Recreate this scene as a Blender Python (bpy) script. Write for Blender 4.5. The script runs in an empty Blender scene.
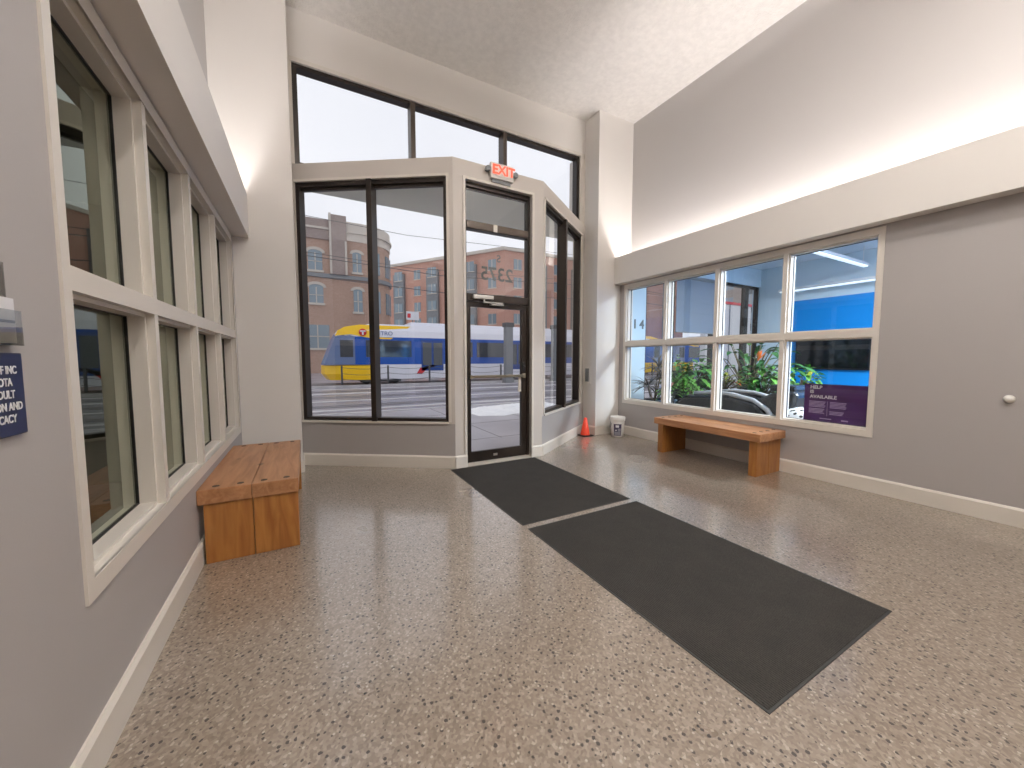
import bpy, bmesh, math, random
from mathutils import Vector, Matrix
random.seed(7)
C = bpy.context.scene.collection
PI = math.pi

# ------------------------------------------------------------------ materials
def newmat(name):
    m = bpy.data.materials.new(name); m.use_nodes = True
    nt = m.node_tree
    return m, nt, nt.nodes['Principled BSDF']

def L(nt, a, b): nt.links.new(a, b)

def plain(name, col, rough=0.5, metal=0.0, bump=0.0, bscale=60, spec=0.5, coat=0.0, var=0.0, vscale=3.0):
    m, nt, b = newmat(name)
    b.inputs['Base Color'].default_value = (*col, 1)
    b.inputs['Roughness'].default_value = rough
    b.inputs['Metallic'].default_value = metal
    b.inputs['Specular IOR Level'].default_value = spec
    b.inputs['Coat Weight'].default_value = coat
    tc = nt.nodes.new('ShaderNodeTexCoord')
    if var > 0:
        n = nt.nodes.new('ShaderNodeTexNoise'); n.inputs['Scale'].default_value = vscale; n.inputs['Detail'].default_value = 4
        L(nt, tc.outputs['Object'], n.inputs['Vector'])
        r = nt.nodes.new('ShaderNodeValToRGB')
        r.color_ramp.elements[0].position = 0.3; r.color_ramp.elements[1].position = 0.7
        r.color_ramp.elements[0].color = (*[c*(1-var) for c in col], 1)
        r.color_ramp.elements[1].color = (*[min(1, c*(1+var)) for c in col], 1)
        L(nt, n.outputs['Fac'], r.inputs['Fac']); L(nt, r.outputs['Color'], b.inputs['Base Color'])
    if bump > 0:
        n = nt.nodes.new('ShaderNodeTexNoise'); n.inputs['Scale'].default_value = bscale; n.inputs['Detail'].default_value = 3
        L(nt, tc.outputs['Object'], n.inputs['Vector'])
        bp = nt.nodes.new('ShaderNodeBump'); bp.inputs['Strength'].default_value = bump; bp.inputs['Distance'].default_value = 0.01
        L(nt, n.outputs['Fac'], bp.inputs['Height']); L(nt, bp.outputs['Normal'], b.inputs['Normal'])
    return m

def emit(name, col, s):
    m, nt, b = newmat(name)
    b.inputs['Base Color'].default_value = (*col, 1)
    b.inputs['Emission Color'].default_value = (*col, 1)
    b.inputs['Emission Strength'].default_value = s
    return m

def glass(name, tint=(0.93, 0.95, 0.93), ior=1.6, rough=0.0, boost=1.0, gcol=(0.95, 0.97, 0.95)):
    m = bpy.data.materials.new(name); m.use_nodes = True
    nt = m.node_tree; nt.nodes.clear()
    o = nt.nodes.new('ShaderNodeOutputMaterial')
    t = nt.nodes.new('ShaderNodeBsdfTransparent'); t.inputs['Color'].default_value = (*tint, 1)
    g = nt.nodes.new('ShaderNodeBsdfGlossy'); g.inputs['Roughness'].default_value = rough
    g.inputs['Color'].default_value = (*gcol, 1)
    f = nt.nodes.new('ShaderNodeFresnel')
    ge = nt.nodes.new('ShaderNodeNewGeometry'); im = nt.nodes.new('ShaderNodeMix'); im.inputs[2].default_value = ior; im.inputs[3].default_value = 1/ior
    L(nt, ge.outputs['Backfacing'], im.inputs[0]); L(nt, im.outputs[0], f.inputs['IOR'])   # same reflectance from both sides of the sheet
    mm = nt.nodes.new('ShaderNodeMath'); mm.operation = 'MULTIPLY'; mm.use_clamp = True; mm.inputs[1].default_value = boost
    mx = nt.nodes.new('ShaderNodeMixShader')
    L(nt, f.outputs[0], mm.inputs[0]); L(nt, mm.outputs[0], mx.inputs[0])
    L(nt, t.outputs[0], mx.inputs[1]); L(nt, g.outputs[0], mx.inputs[2]); L(nt, mx.outputs[0], o.inputs[0])
    return m

def wood(name, axis, c0=(0.33, 0.125, 0.035), c1=(0.55, 0.25, 0.085), seed=0.0):
    m, nt, b = newmat(name)
    tc = nt.nodes.new('ShaderNodeTexCoord')
    mp = nt.nodes.new('ShaderNodeMapping')
    sc = [9, 9, 9]; sc[axis] = 0.9
    mp.inputs['Scale'].default_value = sc; mp.inputs['Location'].default_value = (seed, seed*1.7, seed*0.3)
    L(nt, tc.outputs['Object'], mp.inputs['Vector'])
    n = nt.nodes.new('ShaderNodeTexNoise'); n.inputs['Scale'].default_value = 2.2; n.inputs['Detail'].default_value = 7
    n.inputs['Distortion'].default_value = 1.1
    L(nt, mp.outputs['Vector'], n.inputs['Vector'])
    r = nt.nodes.new('ShaderNodeValToRGB')
    r.color_ramp.elements[0].position = 0.3; r.color_ramp.elements[0].color = (*c0, 1)
    r.color_ramp.elements[1].position = 0.68; r.color_ramp.elements[1].color = (*c1, 1)
    L(nt, n.outputs['Fac'], r.inputs['Fac'])
    # knots
    mp2 = nt.nodes.new('ShaderNodeMapping'); s2 = [4.5, 4.5, 4.5]; s2[axis] = 2.3
    mp2.inputs['Scale'].default_value = s2; mp2.inputs['Location'].default_value = (seed+.3, seed, seed)
    L(nt, tc.outputs['Object'], mp2.inputs['Vector'])
    v = nt.nodes.new('ShaderNodeTexVoronoi'); v.inputs['Scale'].default_value = 1.0
    L(nt, mp2.outputs['Vector'], v.inputs['Vector'])
    r2 = nt.nodes.new('ShaderNodeValToRGB')
    r2.color_ramp.elements[0].position = 0.05; r2.color_ramp.elements[0].color = (0.25, 0.15, 0.1, 1)
    r2.color_ramp.elements[1].position = 0.12; r2.color_ramp.elements[1].color = (1, 1, 1, 1)
    L(nt, v.outputs['Distance'], r2.inputs['Fac'])
    mx = nt.nodes.new('ShaderNodeMix'); mx.data_type = 'RGBA'; mx.blend_type = 'MULTIPLY'; mx.inputs[0].default_value = 0.85
    L(nt, r.outputs['Color'], mx.inputs[6]); L(nt, r2.outputs['Color'], mx.inputs[7])
    L(nt, mx.outputs[2], b.inputs['Base Color'])
    b.inputs['Roughness'].default_value = 0.38
    bp = nt.nodes.new('ShaderNodeBump'); bp.inputs['Strength'].default_value = 0.12; bp.inputs['Distance'].default_value = 0.004
    L(nt, n.outputs['Fac'], bp.inputs['Height']); L(nt, bp.outputs['Normal'], b.inputs['Normal'])
    return m

def terrazzo():
    m, nt, b = newmat('terrazzo')
    N = nt.nodes.new
    tc = N('ShaderNodeTexCoord')
    def vor(scale, feat='F1', rnd=1.0):
        v = N('ShaderNodeTexVoronoi'); v.inputs['Scale'].default_value = scale; v.inputs['Randomness'].default_value = rnd
        v.feature = feat; v.voronoi_dimensions = '2D'
        L(nt, tc.outputs['Object'], v.inputs['Vector']); return v
    def ramp(src, stops, interp='LINEAR'):
        r = N('ShaderNodeValToRGB'); cr = r.color_ramp; cr.interpolation = interp
        while len(cr.elements) < len(stops): cr.elements.new(0.5)
        for e, (p, c) in zip(cr.elements, stops): e.position = p; e.color = (*c, 1) if len(c) == 3 else c
        L(nt, src, r.inputs['Fac']); return r
    def mix(fac, a, bb, mode='MIX'):
        x = N('ShaderNodeMix'); x.data_type = 'RGBA'; x.blend_type = mode
        if isinstance(fac, float): x.inputs[0].default_value = fac
        else: L(nt, fac, x.inputs[0])
        for s, i in ((a, 6), (bb, 7)):
            if isinstance(s, tuple): x.inputs[i].default_value = (*s, 1)
            else: L(nt, s, x.inputs[i])
        return x.outputs[2]
    # fine aggregate
    v1 = vor(95)
    base = ramp(v1.outputs['Color'], [(0.0, (0.175, 0.136, 0.103)), (0.45, (0.255, 0.207, 0.163)), (0.75, (0.315, 0.26, 0.21)), (1.0, (0.45, 0.39, 0.325))])
    # dark chips: small shards in a fraction of the cells
    v2 = vor(40)
    sep = N('ShaderNodeSeparateColor'); L(nt, v2.outputs['Color'], sep.inputs[0])
    thr = N('ShaderNodeMath'); thr.operation = 'MULTIPLY'; L(nt, sep.outputs[0], thr.inputs[0]); thr.inputs[1].default_value = 0.42
    nz = N('ShaderNodeTexNoise'); nz.inputs['Scale'].default_value = 130; nz.noise_dimensions = '2D'; L(nt, tc.outputs['Object'], nz.inputs['Vector'])
    ad = N('ShaderNodeMath'); ad.operation = 'MULTIPLY_ADD'; L(nt, nz.outputs['Fac'], ad.inputs[0]); ad.inputs[1].default_value = 0.30; L(nt, v2.outputs['Distance'], ad.inputs[2])
    su = N('ShaderNodeMath'); su.operation = 'SUBTRACT'; L(nt, ad.outputs[0], su.inputs[0]); L(nt, thr.outputs[0], su.inputs[1])
    dm = ramp(su.outputs[0], [(0.03, (1, 1, 1)), (0.06, (0, 0, 0))])
    gt = N('ShaderNodeMath'); gt.operation = 'GREATER_THAN'; L(nt, sep.outputs[1], gt.inputs[0]); gt.inputs[1].default_value = 0.45
    mul = N('ShaderNodeMath'); mul.operation = 'MULTIPLY'; L(nt, dm.outputs['Color'], mul.inputs[0]); L(nt, gt.outputs[0], mul.inputs[1])
    c = mix(mul.outputs[0], base.outputs['Color'], (0.040, 0.030, 0.024))
    # pale chips
    v3 = vor(52)
    sep3 = N('ShaderNodeSeparateColor'); L(nt, v3.outputs['Color'], sep3.inputs[0])
    g3 = N('ShaderNodeMath'); g3.operation = 'GREATER_THAN'; L(nt, sep3.outputs[1], g3.inputs[0]); g3.inputs[1].default_value = 0.93
    d3 = N('ShaderNodeMath'); d3.operation = 'LESS_THAN'; L(nt, v3.outputs['Distance'], d3.inputs[0]); d3.inputs[1].default_value = 0.25
    m3 = N('ShaderNodeMath'); m3.operation = 'MULTIPLY'; L(nt, g3.outputs[0], m3.inputs[0]); L(nt, d3.outputs[0], m3.inputs[1])
    c = mix(m3.outputs[0], c, (0.46, 0.41, 0.35))
    # large soft wear variation
    n2 = N('ShaderNodeTexNoise'); n2.inputs['Scale'].default_value = 0.9; n2.inputs['Detail'].default_value = 3; L(nt, tc.outputs['Object'], n2.inputs['Vector'])
    wr = ramp(n2.outputs['Fac'], [(0.3, (0.88, 0.86, 0.84)), (0.7, (1, 1, 1))])
    c = mix(1.0, c, wr.outputs['Color'], 'MULTIPLY')
    L(nt, c, b.inputs['Base Color'])
    rr = ramp(n2.outputs['Fac'], [(0.3, (0.34,)*3), (0.7, (0.26,)*3)])
    L(nt, rr.outputs['Color'], b.inputs['Roughness'])
    b.inputs['Specular IOR Level'].default_value = 0.75
    b.inputs['Coat Weight'].default_value = 1.0; b.inputs['Coat Roughness'].default_value = 0.15; b.inputs['Coat IOR'].default_value = 1.6
    return m

def ribbed_mat():
    m, nt, b = newmat('ribbed_carpet')
    tc = nt.nodes.new('ShaderNodeTexCoord')
    n = nt.nodes.new('ShaderNodeTexNoise'); n.inputs['Scale'].default_value = 220; n.inputs['Detail'].default_value = 2
    L(nt, tc.outputs['Object'], n.inputs['Vector'])
    n2 = nt.nodes.new('ShaderNodeTexNoise'); n2.inputs['Scale'].default_value = 6; n2.inputs['Detail'].default_value = 5
    L(nt, tc.outputs['Object'], n2.inputs['Vector'])
    r = nt.nodes.new('ShaderNodeValToRGB'); r.color_ramp.elements[0].color = (0.009, 0.008, 0.007, 1); r.color_ramp.elements[1].color = (0.036, 0.033, 0.029, 1)
    r.color_ramp.elements[0].position = 0.3; r.color_ramp.elements[1].position = 0.7
    L(nt, n.outputs['Fac'], r.inputs['Fac'])
    r2 = nt.nodes.new('ShaderNodeValToRGB'); r2.color_ramp.elements[0].color = (0.75, 0.75, 0.75, 1); r2.color_ramp.elements[1].color = (1, 1, 1, 1)
    r2.color_ramp.elements[0].position = 0.35; r2.color_ramp.elements[1].position = 0.65
    L(nt, n2.outputs['Fac'], r2.inputs['Fac'])
    mx = nt.nodes.new('ShaderNodeMix'); mx.data_type = 'RGBA'; mx.blend_type = 'MULTIPLY'; mx.inputs[0].default_value = 1
    L(nt, r.outputs['Color'], mx.inputs[6]); L(nt, r2.outputs['Color'], mx.inputs[7]); L(nt, mx.outputs[2], b.inputs['Base Color'])
    w = nt.nodes.new('ShaderNodeTexWave'); w.wave_type = 'BANDS'; w.bands_direction = 'X'; w.inputs['Scale'].default_value = 0.001
    L(nt, tc.outputs['Object'], w.inputs['Vector'])
    bp = nt.nodes.new('ShaderNodeBump'); bp.inputs['Strength'].default_value = 0.6; bp.inputs['Distance'].default_value = 0.004
    L(nt, w.outputs['Fac'], bp.inputs['Height']); L(nt, bp.outputs['Normal'], b.inputs['Normal'])
    b.inputs['Roughness'].default_value = 0.9
    return m

def brick(name, c1, c2, mort, scale=4.0):
    m, nt, b = newmat(name)
    tc = nt.nodes.new('ShaderNodeTexCoord')
    mp = nt.nodes.new('ShaderNodeMapping'); mp.inputs['Rotation'].default_value = (PI/2, 0, 0)
    L(nt, tc.outputs['Object'], mp.inputs['Vector'])
    t = nt.nodes.new('ShaderNodeTexBrick'); t.inputs['Scale'].default_value = scale
    t.inputs['Color1'].default_value = (*c1, 1); t.inputs['Color2'].default_value = (*c2, 1); t.inputs['Mortar'].default_value = (*mort, 1)
    t.inputs['Mortar Size'].default_value = 0.012
    L(nt, mp.outputs['Vector'], t.inputs['Vector'])
    n = nt.nodes.new('ShaderNodeTexNoise'); n.inputs['Scale'].default_value = 0.5; n.inputs['Detail'].default_value = 4
    L(nt, tc.outputs['Object'], n.inputs['Vector'])
    r = nt.nodes.new('ShaderNodeValToRGB'); r.color_ramp.elements[0].color = (0.8, 0.8, 0.8, 1); r.color_ramp.elements[1].color = (1.1, 1.1, 1.1, 1)
    L(nt, n.outputs['Fac'], r.inputs['Fac'])
    mx = nt.nodes.new('ShaderNodeMix'); mx.data_type = 'RGBA'; mx.blend_type = 'MULTIPLY'; mx.inputs[0].default_value = 1
    L(nt, t.outputs['Color'], mx.inputs[6]); L(nt, r.outputs['Color'], mx.inputs[7]); L(nt, mx.outputs[2], b.inputs['Base Color'])
    b.inputs['Roughness'].default_value = 0.85
    return m

M = dict(
    white=plain('white_paint', (0.74, 0.71, 0.675), 0.55, bump=0.05, bscale=150),
    grey=plain('grey_paint', (0.40, 0.378, 0.37), 0.5, bump=0.05, bscale=150),
    uppergrey=plain('pale_grey_paint', (0.55, 0.53, 0.52), 0.55, bump=0.05, bscale=150),
    baypaint=plain('bay_paint', (0.58, 0.54, 0.50), 0.5),
    trim=plain('cream_trim_paint', (0.70, 0.66, 0.60), 0.35),
    ceil=plain('stipple_ceiling', (0.80, 0.77, 0.74), 0.8, bump=0.9, bscale=45, var=0.05, vscale=14),
    floor=terrazzo(), carpet=ribbed_mat(),
    rubber=plain('black_rubber', (0.018, 0.018, 0.018), 0.6),
    bronze=plain('dark_bronze', (0.028, 0.021, 0.017), 0.35, 0.4),
    bronze2=plain('brown_bronze', (0.075, 0.055, 0.042), 0.4, 0.2),
    alu=plain('aluminium', (0.62, 0.62, 0.6), 0.3, 0.9),
    sill=plain('threshold_metal', (0.55, 0.50, 0.44), 0.45, 0.3),
    gasket=plain('black_gasket', (0.008, 0.008, 0.008), 0.5),
    glass=glass('clear_glass', (0.95, 0.96, 0.95), 1.55, boost=1.5),
    glass_int=glass('interior_glass', (0.80, 0.83, 0.78), 1.55, boost=1.5, gcol=(0.80, 0.85, 0.72)),
    glass_r=glass('interior_glass_clear', (0.92, 0.94, 0.94), 1.5, boost=1.3),
    woody=wood('bench_wood_long', 1, (0.27, 0.115, 0.045), (0.43, 0.215, 0.10)), woodz=wood('bench_wood_upright', 2, (0.25, 0.09, 0.02), (0.38, 0.165, 0.04), seed=3.1),
    hole=plain('dark_plug', (0.03, 0.018, 0.01), 0.6),
    orange=plain('cone_orange', (0.85, 0.06, 0.02), 0.4),
    bucket=plain('bucket_plastic', (0.78, 0.76, 0.72), 0.35),
    label=plain('bucket_label', (0.06, 0.05, 0.10), 0.4),
    labelgrey=plain('label_grey', (0.30, 0.29, 0.34), 0.4),
    labelwhite=plain('label_white', (0.75, 0.75, 0.75), 0.4),
    black=plain('satin_black', (0.012, 0.012, 0.014), 0.35),
    blackleather=plain('black_leather', (0.02, 0.021, 0.023), 0.25, bump=0.1, bscale=40),
    silver=plain('silver_plastic', (0.55, 0.56, 0.58), 0.25, 0.3),
    darkgrey=plain('dark_grey', (0.08, 0.08, 0.085), 0.5),
    midgrey=plain('mid_grey', (0.22, 0.23, 0.24), 0.6),
    navy=plain('navy_sign', (0.007, 0.013, 0.055), 0.35),
    lettering=plain('white_lettering', (0.75, 0.75, 0.75), 0.5),
    numerals=plain('grey_numerals', (0.12, 0.13, 0.13), 0.5),
    paper=plain('paper', (0.75, 0.75, 0.78), 0.6),
    acrylic=glass('acrylic', (0.80, 0.79, 0.76), 1.5, boost=1.5),
    exitred=emit('exit_red', (1.0, 0.10, 0.05), 0.8),
    exitwhite=plain('exit_white', (0.75, 0.72, 0.68), 0.4),
    lamp=emit('lamp_white', (1.0, 0.97, 0.92), 9.0),
    lampdim=emit('lamp_tube', (0.85, 0.93, 1.0), 0.9),
    strip=emit('led_strip', (1.0, 0.95, 0.98), 14.0),
    # office
    blue=plain('blue_wall', (0.0, 0.235, 0.66), 0.5), coolwall=plain('cool_wall', (0.55, 0.67, 0.76), 0.6),
    coolceil=plain('cool_ceiling', (0.70, 0.76, 0.83), 0.7),
    purple=plain('purple_poster', (0.075, 0.028, 0.13), 0.4, var=0.25, vscale=5), purpleink=plain('poster_ink', (0.45, 0.36, 0.55), 0.5),
    officefloor=plain('office_carpet', (0.12, 0.12, 0.13), 0.9, var=0.2, vscale=30),
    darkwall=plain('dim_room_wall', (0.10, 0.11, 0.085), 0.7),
    shade=plain('roller_shade', (0.20, 0.23, 0.28), 0.7, bump=0.1, bscale=200),
    leaf=plain('leaf_green', (0.11, 0.30, 0.05), 0.4, var=0.4, vscale=9),
    leafdark=plain('leaf_dark', (0.045, 0.15, 0.04), 0.4, var=0.4, vscale=9),
    leafyellow=plain('leaf_yellow', (0.33, 0.36, 0.05), 0.4, var=0.4, vscale=9),
    leafpurple=plain('leaf_purple', (0.11, 0.095, 0.085), 0.4, var=0.5, vscale=9),
    flower=plain('flower_orange', (0.85, 0.22, 0.06), 0.5), pink=plain('flower_pink', (0.50, 0.16, 0.12), 0.5),
    stem=plain('plant_stem', (0.13, 0.10, 0.05), 0.7), terra=plain('terracotta', (0.36, 0.15, 0.08), 0.8),
    whitepot=plain('white_pot', (0.6, 0.6, 0.6), 0.4), greypot=plain('grey_pot', (0.15, 0.16, 0.17), 0.5),
    # outside
    pave=plain('wet_concrete', (0.42, 0.40, 0.43), 0.3, var=0.18, vscale=0.8, bump=0.1, bscale=10),
    asphalt=plain('wet_asphalt', (0.33, 0.31, 0.34), 0.25, var=0.25, vscale=0.5),
    kerb=plain('kerb_stone', (0.50, 0.48, 0.49), 0.6, var=0.15, vscale=2), dirt=plain('joint_dark', (0.13, 0.12, 0.13), 0.7),
    snow=plain('snow', (0.95, 0.95, 0.97), 0.7, bump=0.6, bscale=9, var=0.06, vscale=6), rail=plain('steel_rail', (0.18, 0.17, 0.18), 0.35, 0.6),
    soffit=plain('soffit', (0.80, 0.82, 0.74), 0.7),
    tblue=plain('train_blue', (0.008, 0.085, 0.42), 0.25), tyellow=plain('train_yellow', (0.95, 0.58, 0.01), 0.3),
    twhite=plain('train_white', (0.80, 0.80, 0.86), 0.3), tred=plain('train_red', (0.65, 0.03, 0.04), 0.35),
    tglass=plain('train_glass', (0.035, 0.045, 0.06), 0.06, spec=0.8), tshield=plain('train_windshield', (0.14, 0.20, 0.36), 0.08, spec=0.9),
    tseat=plain('train_door_blue', (0.01, 0.06, 0.28), 0.3),
    brick1=brick('red_brown_brick', (0.42, 0.27, 0.20), (0.48, 0.32, 0.25), (0.46, 0.36, 0.3), 3),
    brick2=brick('red_brick', (0.50, 0.25, 0.19), (0.55, 0.30, 0.23), (0.5, 0.38, 0.32), 3),
    brick3=brick('pale_brick', (0.58, 0.43, 0.34), (0.64, 0.50, 0.41), (0.55, 0.5, 0.45), 3),
    brickgrey=brick('grey_brown_brick', (0.30, 0.23, 0.21), (0.35, 0.28, 0.25), (0.35, 0.32, 0.3), 3),
    stone=plain('pale_stone', (0.55, 0.50, 0.44), 0.8), baywin=plain('grey_cladding', (0.20, 0.21, 0.22), 0.6),
    bglass=plain('building_glass', (0.20, 0.26, 0.30), 0.15, spec=0.8), litglass=plain('pale_glass', (0.50, 0.56, 0.62), 0.15, spec=0.8),
    whitemetal=plain('white_metal', (0.70, 0.70, 0.72), 0.4),
)

# ------------------------------------------------------------------ mesh builder
class MB:
    def __init__(s): s.v = []; s.f = []; s.m = []; s.sm = []
    def _add(s, vs, fs, mi=0, smooth=False, T=None):
        o = len(s.v)
        for p in vs:
            p = Vector(p)
            s.v.append(T @ p if T is not None else p)
        for f in fs: s.f.append([o+i for i in f]); s.m.append(mi); s.sm.append(smooth)
        return s
    def box(s, x0, x1, y0, y1, z0, z1, mi=0, T=None, bev=0.0):
        x0, x1 = min(x0, x1), max(x0, x1); y0, y1 = min(y0, y1), max(y0, y1); z0, z1 = min(z0, z1), max(z0, z1)
        if bev > 0:
            bm = bmesh.new(); bmesh.ops.create_cube(bm, size=1)
            for v in bm.verts: v.co = Vector(((x0+x1)/2+v.co.x*(x1-x0), (y0+y1)/2+v.co.y*(y1-y0), (z0+z1)/2+v.co.z*(z1-z0)))
            bmesh.ops.bevel(bm, geom=bm.edges[:], offset=bev, segments=2, affect='EDGES', profile=0.6)
            bm.verts.index_update()
            s._add([v.co.copy() for v in bm.verts], [[v.index for v in f.verts] for f in bm.faces], mi, False, T); bm.free(); return s
        vs = [(x0,y0,z0),(x1,y0,z0),(x1,y1,z0),(x0,y1,z0),(x0,y0,z1),(x1,y0,z1),(x1,y1,z1),(x0,y1,z1)]
        return s._add(vs, [(0,3,2,1),(4,5,6,7),(0,1,5,4),(1,2,6,5),(2,3,7,6),(3,0,4,7)], mi, False, T)
    def prism(s, poly, z0, z1, mi=0, T=None):        # poly in xy, counter-clockwise
        n = len(poly)
        vs = [(x, y, z0) for x, y in poly]+[(x, y, z1) for x, y in poly]
        fs = [list(range(n))[::-1], [n+i for i in range(n)]]+[(i, (i+1) % n, n+(i+1) % n, n+i) for i in range(n)]
        return s._add(vs, fs, mi, False, T)
    def prism_y(s, poly, y0, y1, mi=0, T=None):      # poly in xz
        n = len(poly)
        vs = [(x, y0, z) for x, z in poly]+[(x, y1, z) for x, z in poly]
        fs = [list(range(n)), [n+i for i in range(n)][::-1]]+[((i+1) % n, i, n+i, n+(i+1) % n) for i in range(n)]
        return s._add(vs, fs, mi, False, T)
    def prism_x(s, poly, x0, x1, mi=0, T=None):      # poly in yz
        n = len(poly)
        vs = [(x0, y, z) for y, z in poly]+[(x1, y, z) for y, z in poly]
        fs = [list(range(n))[::-1], [n+i for i in range(n)]]+[(i, (i+1) % n, n+(i+1) % n, n+i) for i in range(n)]
        return s._add(vs, fs, mi, False, T)
    def lathe(s, prof, c=(0, 0, 0), n=24, mi=0, T=None, smooth=True):
        vs = []; fs = []
        for r, z in prof:
            for k in range(n):
                a = 2*PI*k/n; vs.append((c[0]+r*math.cos(a), c[1]+r*math.sin(a), c[2]+z))
        for j in range(len(prof)-1):
            for k in range(n):
                a = j*n+k; b = j*n+(k+1) % n; fs.append((a, b, b+n, a+n))
        fs.append(list(range(n))[::-1]); fs.append([(len(prof)-1)*n+k for k in range(n)])
        return s._add(vs, fs, mi, smooth, T)
    def tube(s, pts, r, n=8, mi=0, T=None, taper=1.0):
        pts = [Vector(p) for p in pts]; vs = []; fs = []
        for i, p in enumerate(pts):
            d = (pts[min(i+1, len(pts)-1)]-pts[max(i-1, 0)]).normalized()
            up = Vector((0, 0, 1)) if abs(d.z) < 0.95 else Vector((1, 0, 0))
            a = d.cross(up).normalized(); b = d.cross(a).normalized()
            rr = r*(1+(taper-1)*i/max(1, len(pts)-1))
            for k in range(n):
                t = 2*PI*k/n; vs.append(p+a*rr*math.cos(t)+b*rr*math.sin(t))
        for i in range(len(pts)-1):
            for k in range(n):
                fs.append((i*n+k, i*n+(k+1) % n, (i+1)*n+(k+1) % n, (i+1)*n+k))
        fs.append(list(range(n))[::-1]); fs.append([(len(pts)-1)*n+k for k in range(n)])
        return s._add(vs, fs, mi, True, T)
    def ball(s, c, r, n=10, mi=0, T=None):
        if not hasattr(r, '__len__'): r = (r, r, r)
        prof = []
        vs = []; fs = []
        for j in range(n+1):
            ph = -PI/2+PI*j/n
            for k in range(2*n):
                a = PI*k/n
                vs.append((c[0]+r[0]*math.cos(ph)*math.cos(a), c[1]+r[1]*math.cos(ph)*math.sin(a), c[2]+r[2]*math.sin(ph)))
        w = 2*n
        for j in range(n):
            for k in range(w): fs.append((j*w+k, j*w+(k+1) % w, (j+1)*w+(k+1) % w, (j+1)*w+k))
        return s._add(vs, fs, mi, True, T)
    def build(s, name, mats, parent=None, off=(0, 0, 0), rot=0.0):
        me = bpy.data.meshes.new(name)
        o3 = Vector(off)
        me.from_pydata([tuple(v-o3) for v in s.v], [], s.f)
        if not isinstance(mats, (list, tuple)): mats = [mats]
        for m in mats: me.materials.append(m)
        for p, mi, sm in zip(me.polygons, s.m, s.sm): p.material_index = mi; p.use_smooth = sm
        bm = bmesh.new(); bm.from_mesh(me); bmesh.ops.remove_doubles(bm, verts=bm.verts, dist=1e-6)
        bmesh.ops.recalc_face_normals(bm, faces=bm.faces); bm.to_mesh(me); bm.free()
        me.update()
        o = bpy.data.objects.new(name, me); C.objects.link(o)
        if parent is not None: o.parent = parent
        else: o.location = o3
        return o

def thing(name, label, cat, loc=(0, 0, 0), rz=0.0, group=None):
    o = bpy.data.objects.new(name, None); C.objects.link(o); o.empty_display_size = 0.1
    o.location = loc; o.rotation_euler = (0, 0, rz); o['label'] = label; o['category'] = cat
    if group: o['group'] = group
    return o
def tag(o, label, cat, group=None):
    o['label'] = label; o['category'] = cat
    if group: o['group'] = group
    return o
def struct(o, label=None, cat=None):
    o['kind'] = 'structure'
    if label: o['label'] = label
    if cat: o['category'] = cat
    return o
def copy_tree(o, parent=None):
    c = o.copy(); C.objects.link(c)
    if parent is not None: c.parent = parent
    for ch in list(o.children): copy_tree(ch, c)
    return c
def text_mesh(name, body, size, mat, T, parent=None, align='CENTER', ext=0.001, off=(0, 0, 0), bold=0.0, spacing=1.0):
    cu = bpy.data.curves.new(name, 'FONT'); cu.body = body; cu.size = size; cu.align_x = align; cu.align_y = 'CENTER'
    cu.extrude = ext; cu.offset = bold; cu.space_line = spacing
    t = bpy.data.objects.new(name+'_src', cu); C.objects.link(t)
    dg = bpy.context.evaluated_depsgraph_get(); dg.update()
    me = bpy.data.meshes.new_from_object(t.evaluated_get(dg))
    bpy.data.objects.remove(t)
    me.name = name
    me.transform(Matrix.Translation(-Vector(off)) @ T)
    me.materials.clear(); me.materials.append(mat)
    o = bpy.data.objects.new(name, me); C.objects.link(o)
    if parent is not None: o.parent = parent
    return o
def axes(origin, ex, ey, ez):
    return Matrix(((ex[0], ey[0], ez[0], origin[0]), (ex[1], ey[1], ez[1], origin[1]), (ex[2], ey[2], ez[2], origin[2]), (0, 0, 0, 1)))

# ------------------------------------------------------------------ key dimensions (metres)
XL, XR = -0.66, 5.08           # lower side walls
XLU, XRU = -0.80, 5.33         # upper side walls above the light coves
YP, YF = 5.14, 5.49            # pillar faces, clerestory wall
YB = -4.6                      # back wall
ZC = 5.60                      # ceiling
XP = -0.07
B0, B1, B2, B3 = (XP, 5.51), (1.61, 4.39), (2.905, 4.39), (4.53, 5.47)
ZS, ZH, ZT = 0.58, 3.555, 3.775  # bay sill, bay head, bay top
LED0, LED1 = 2.71, 3.18

# ------------------------------------------------------------------ room shell
struct(MB().prism([(XLU-.12, YB), (XRU+.02, YB), (XRU+.02, YP+.02), (4.60, YP+.02), (4.53, 5.46), (2.93, 4.34+.17), (2.93, 4.57), (1.58, 4.57), (1.58, 4.5), (XP, 5.54), (XP, YP+.02), (XLU-.12, YP+.02)], -0.12, 0.0)
       .build('floor', M['floor']))
# thin zinc divider joints set in the terrazzo
j = MB()
for y in (-1.6, 0.72, 3.04): j.box(XL+.02, XR-.02, y-.0008, y+.0008, -0.002, 0.0006)
for x in (0.58, 3.3): j.box(x-.0008, x+.0008, YB, 4.2 if x > 0.9 else 5.0, -0.002, 0.0006)
struct(j.build('trim_floor_joint', plain('divider_strip', (0.20, 0.165, 0.135), 0.4)))
struct(MB().box(XLU-.2, XRU+.2, YB-.2, YF+.25, ZC, ZC+.15).build('ceiling', M['ceil']))

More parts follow.
